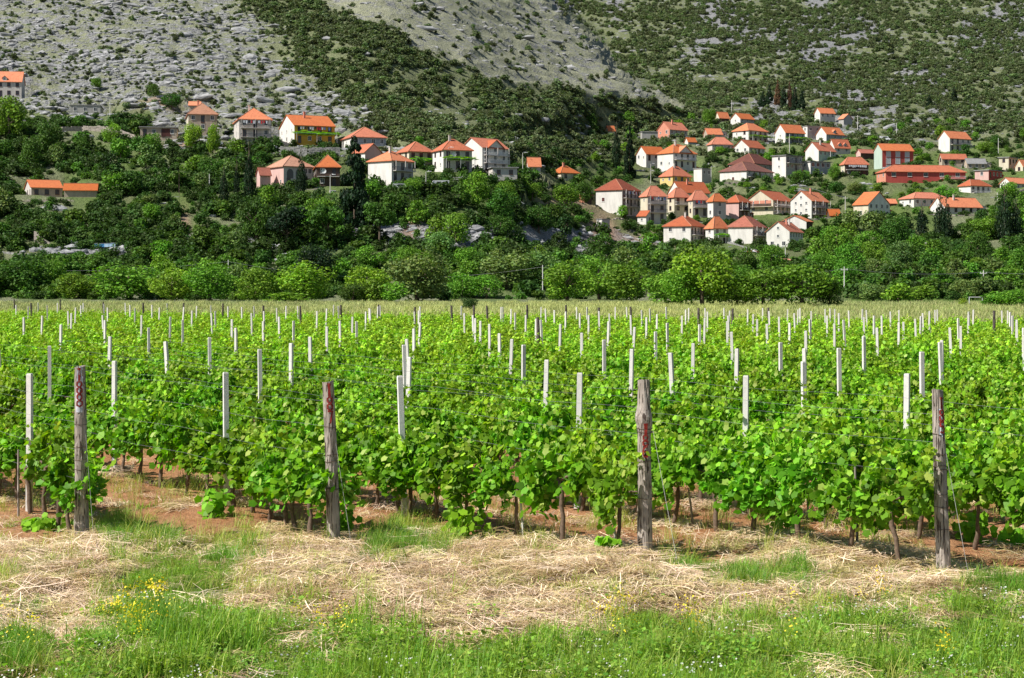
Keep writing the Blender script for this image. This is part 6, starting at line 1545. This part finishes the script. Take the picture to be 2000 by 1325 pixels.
# ---------------------------------------------------------------- the four numbered wooden end posts
DIG = {  # strokes in a unit box
 '1': [[(.5, 0), (.5, 1)], [(.25, .93), (.75, .97)]], '8': [[(.5, .5), (.88, .66), (.85, .9), (.5, 1), (.15, .9), (.12, .66), (.5, .5), (.92, .36), (.9, .1), (.5, 0), (.1, .1), (.08, .36), (.5, .5)]],
 '7': [[(.08, .95), (.92, .95), (.6, .5), (.4, 0)]], '6': [[(.85, .92), (.5, 1), (.15, .75), (.08, .3), (.3, 0), (.7, 0), (.92, .25), (.7, .5), (.3, .5), (.1, .35)]],
 '5': [[(.88, .97), (.15, .97), (.12, .58), (.6, .6), (.92, .38), (.8, .06), (.4, 0), (.1, .1)]]}
def numpost(px, base, top, wbot, wtop, seed, digits, ztop, num, ang, extra):
    Y = EYE*F/(base-HOR); x = (px-1000)*Y/F; H = (base-top)*Y/F; r0 = wbot*Y/F/2; r1 = wtop*Y/F/2
    p = Vector((x, Y, 0)); g = random.Random(seed); pxt = extra['px_top']; lx = (pxt-px)*Y/F
    nz_, na = 60, 28
    def rad(a, z):
        t = z/H; r = r0+(r1-r0)*t
        v = Vector((math.cos(a)*1.2, math.sin(a)*1.2, z*1.1+seed*7)); r *= 1+.10*mnoise.noise(v)
        r += .0075*(mnoise.noise(Vector((math.cos(a)*9, math.sin(a)*9, z*1.3+seed)))) + .004*mnoise.noise(Vector((math.cos(a)*22, math.sin(a)*22, z*3+seed)))
        cr = mnoise.noise(Vector((math.cos(a)*6.5+3, math.sin(a)*6.5, z*.9+seed*3)))
        r -= .014*max(0, 1-abs(cr)/.07)
        for (zk, amp, wd, ak) in extra['knots']: r += amp*math.exp(-((z-zk)/wd)**2)*(.6+.4*math.cos(a-ak))
        if z < .12: r *= 1+.05*math.sin(a*5)
        return r
    def cen(z): t = z/H; return (lx*t+extra.get('bow', 0)*math.sin(t*math.pi), 0)
    V = []; Fc = []
    zs = [-.25]+[H*i/nz_ for i in range(nz_+1)]
    for i, z in enumerate(zs):
        cx, cy = cen(max(z, 0))
        for k in range(na):
            a = 2*math.pi*k/na; r = rad(a, max(z, 0)); zz = z+(.012*math.sin(a+seed)+.006*g.uniform(-1, 1) if i == len(zs)-1 else 0)
            V.append((cx+r*math.cos(a), cy+r*math.sin(a), zz))
    for i in range(len(zs)-1):
        for k in range(na): a = i*na+k; c = i*na+(k+1) % na; Fc.append((a, c, c+na, a+na))
    n0 = len(V); cx, cy = cen(H); V.append((cx, cy, H-.008)); t0 = (len(zs)-1)*na
    for k in range(na): Fc.append((t0+k, t0+(k+1) % na, n0))
    e = empty('numbered_post', p, 0, label=extra['label'], cat='post', group='numbered wooden end posts')
    ob('shaft', mesh_np('shaft', V, Fc, MATS['weathered_wood']), e)
    # numerals painted on the rounded face, one above the other
    def face(u, z, off):                 # u metres round the post from its face direction
        r = rad(ang+u/ r0, z); a = ang+u/r0; cx, cy = cen(z); return (cx+(r+off)*math.cos(a), cy+(r+off)*math.sin(a), z)
    z = H-ztop
    if extra.get('wash'):
        b = MB(); za, zb, hw = extra['wash']; nu, nv = 6, 14
        for i in range(nu):
            for j in range(nv):
                if g.random() < (.5 if i in (0, nu-1) else .22): continue
                u0, u1 = -hw+2*hw*i/nu, -hw+2*hw*(i+1)/nu; w0, w1 = H-za-(zb-za)*j/nv, H-za-(zb-za)*(j+1)/nv
                b.quad(face(u0, w1, .003), face(u1, w1, .003), face(u1, w0, .003), face(u0, w0, .003))
        ob('paint_patch', b.mesh('paint_patch', MATS['pale_paint']), e)
    for d in digits:
        h_, w_ = extra['dh'], extra['dw']
        b = MB(); st_ = .0105
        for line in DIG[d]:
            P = []
            for (a0, c0), (a1, c1) in zip(line, line[1:]):
                for q in range(4): t = q/4; P.append((a0+(a1-a0)*t, c0+(c1-c0)*t))
            P.append(line[-1]); P = [((a-.5)*w_+g.uniform(-.0015, .0015), z-h_+c*h_) for a, c in P]
            n = len(P); Lf = []; Rt = []
            for i in range(n):
                dx = P[min(i+1, n-1)][0]-P[max(i-1, 0)][0]; dz = P[min(i+1, n-1)][1]-P[max(i-1, 0)][1]; l = math.hypot(dx, dz) or 1
                ww = st_*g.uniform(.75, 1.15)*(1.4 if d == '1' else 1); Lf.append((P[i][0]-dz/l*ww, P[i][1]+dx/l*ww)); Rt.append((P[i][0]+dz/l*ww, P[i][1]-dx/l*ww))
            for i in range(n-1):
                b.quad(face(*Rt[i], .009), face(*Rt[i+1], .009), face(*Lf[i+1], .009), face(*Lf[i], .009))
        dd = ob('painted_numeral', b.mesh('painted_numeral', MATS['number_paint']), e); dd['label'] = 'dark red painted numeral '+d
        z -= h_+extra.get('gap', .012)
    for zw in extra['wires']:
        b = MB(); pts = []
        for k in range(25):
            a = 2*math.pi*k/24; r = rad(a, zw)+.004; cx, cy = cen(zw); pts.append((cx+r*math.cos(a), cy+r*math.sin(a), zw+.006*math.sin(a*2+zw*9)))
        b.tube(pts, .0032, 5, cap=False); ob('wire_wrap', b.mesh('wire_wrap', MATS['rusty_wire']), e)
    gx, gy_ = extra['guy']; zt = extra['guyz']; cx, cy = cen(zt)
    Yg = EYE*F/(gy_-HOR); gxw = (gx-1000)*Yg/F-p.x; gyw = Yg-p.y
    b = MB(); A = Vector((cx+rad(-.6, zt)*.9, cy-.03, zt)); B2 = Vector((gxw, gyw, .0))
    b.tube([A, A.lerp(B2, .5)-Vector((0, 0, .01)), B2], .0024, 5); ob('guy_wire', b.mesh('guy_wire', MATS['wall_grey']), e)
    b = MB(); b.tube([B2+Vector((0, 0, -.1)), B2+Vector((-.01, 0, .06))], .012, 6); ob('anchor', b.mesh('anchor', MATS['metal_wire']), e)
    return e, p, H
FA = -math.pi/2+.12
NP = []
NP.append(numpost(160, 1053, 716, 27, 21, 1, '188', .02, 188, FA, dict(px_top=156, label='weathered grey end post leftmost of the four, painted with 188', knots=[(.2, .008, .15, 3)], dh=.150, dw=.085, gap=.008, wash=(.0, .56, .055),
    wires=[1.41, 1.13, .98, .86, .62], guy=(184, 1062), guyz=1.35)))
NP.append(numpost(652, 1068, 746, 25, 22, 2, '187', .02, 187, FA+.15, dict(px_top=640, label='weathered brown end post painted 187, second from the left, leaning slightly left', knots=[(.72, .010, .12, 3.4), (.35, .006, .2, 0)], dh=.152, dw=.075, gap=.008,
    wires=[1.43, 1.1, 1.02, .70, .69], guy=(688, 1075), guyz=1.3, bow=.01)))
NP.append(numpost(1260, 1094, 743, 30, 24, 3, '186', .49, 186, FA, dict(px_top=1257, label='knotty grey end post painted 186, third from the left', knots=[(1.62, .028, .08, 3.6), (1.55, .02, .12, 0), (.4, .008, .2, 2)], dh=.120, dw=.070, gap=.006,
    wires=[1.49, 1.45, 1.12, .70], guy=(1327, 1120), guyz=1.55)))
NP.append(numpost(1843, 1125, 762, 29, 21, 4, '185', .08, 185, FA+.25, dict(px_top=1831, label='weathered grey end post painted 185, rightmost of the four', knots=[(.5, .006, .3, 2)], dh=.120, dw=.070, gap=.008, wash=(.2, .5, .05),
    wires=[1.52, 1.30, 1.18, 1.14, .88, .74, .50], guy=(1895, 1140), guyz=1.35)))
# trellis wires: strands of each near row, sagging a little from post to post
for k in range(0, 5):
    x0, y0 = rowx(k)
    for si, zw in enumerate((1.72, 1.42, 1.08, .72)):
        b = MB(); pts = []
        L = 32
        for i in range(33):
            s = i*L/32; zz = zw+.02*math.cos(s*1.26)-.015; pts.append((ROWU.x*s, ROWU.y*s, zz))
        b.tube(pts, .0017, 4)
        base = NP[k][1] if k < 4 else Vector((x0, y0, 0))
        nm_ = ('top', 'second', 'third', 'lowest')[si]
        rn = ROWNAME.get(k, 'outside the right edge of the picture').replace('behind the', 'of the')
        ob('trellis_wire', b.mesh('trellis_wire', MATS['metal_wire']), loc=base, label='%s steel trellis wire along the vine row %s' % (nm_, rn), cat='wire', group='trellis wires')
# stakes beside some trunks
for (px, py, h, lean, white, lb) in [(1024,1045,.62,-.10,1,'thin pale stick leaning by the vines between posts 187 and 186'),(1675,1082,1.0,-.03,0,'grey wooden stake beside a young vine left of post 185'),(885,1018,.5,-.12,0,'thin grey stake among trunks right of post 187'),
    (1205,1085,.5,-.1,0,'grey stake near the last trunk left of post 186'),(1355,1030,.5,-.14,0,'leaning stake right of post 186'),(1770,985,.42,0,1,'short white stake on the soil left of post 185'),(1960,1010,.5,.02,0,'thin stake right of post 185'),
    (36,1008,.9,0,0,'brown wooden stake beside the leftmost white post'),(112,1010,.6,.02,0,'grey stake between the leftmost white post and post 188'),(1578,990,.6,0,0,'dark stake under the vines between posts 186 and 185')]:
    Y = EYE*F/(py-HOR); x = (px-1000)*Y/F; b = MB(); b.tube([(0, 0, -.1), (lean*h*.5, 0, h*.5), (lean*h, 0, h)], [.018, .016, .013], 6)
    ob('vine_stake', b.mesh('vine_stake', MATS['post_concrete' if white else 'weathered_wood']), loc=gpt(x, Y), label=lb, cat='stake')
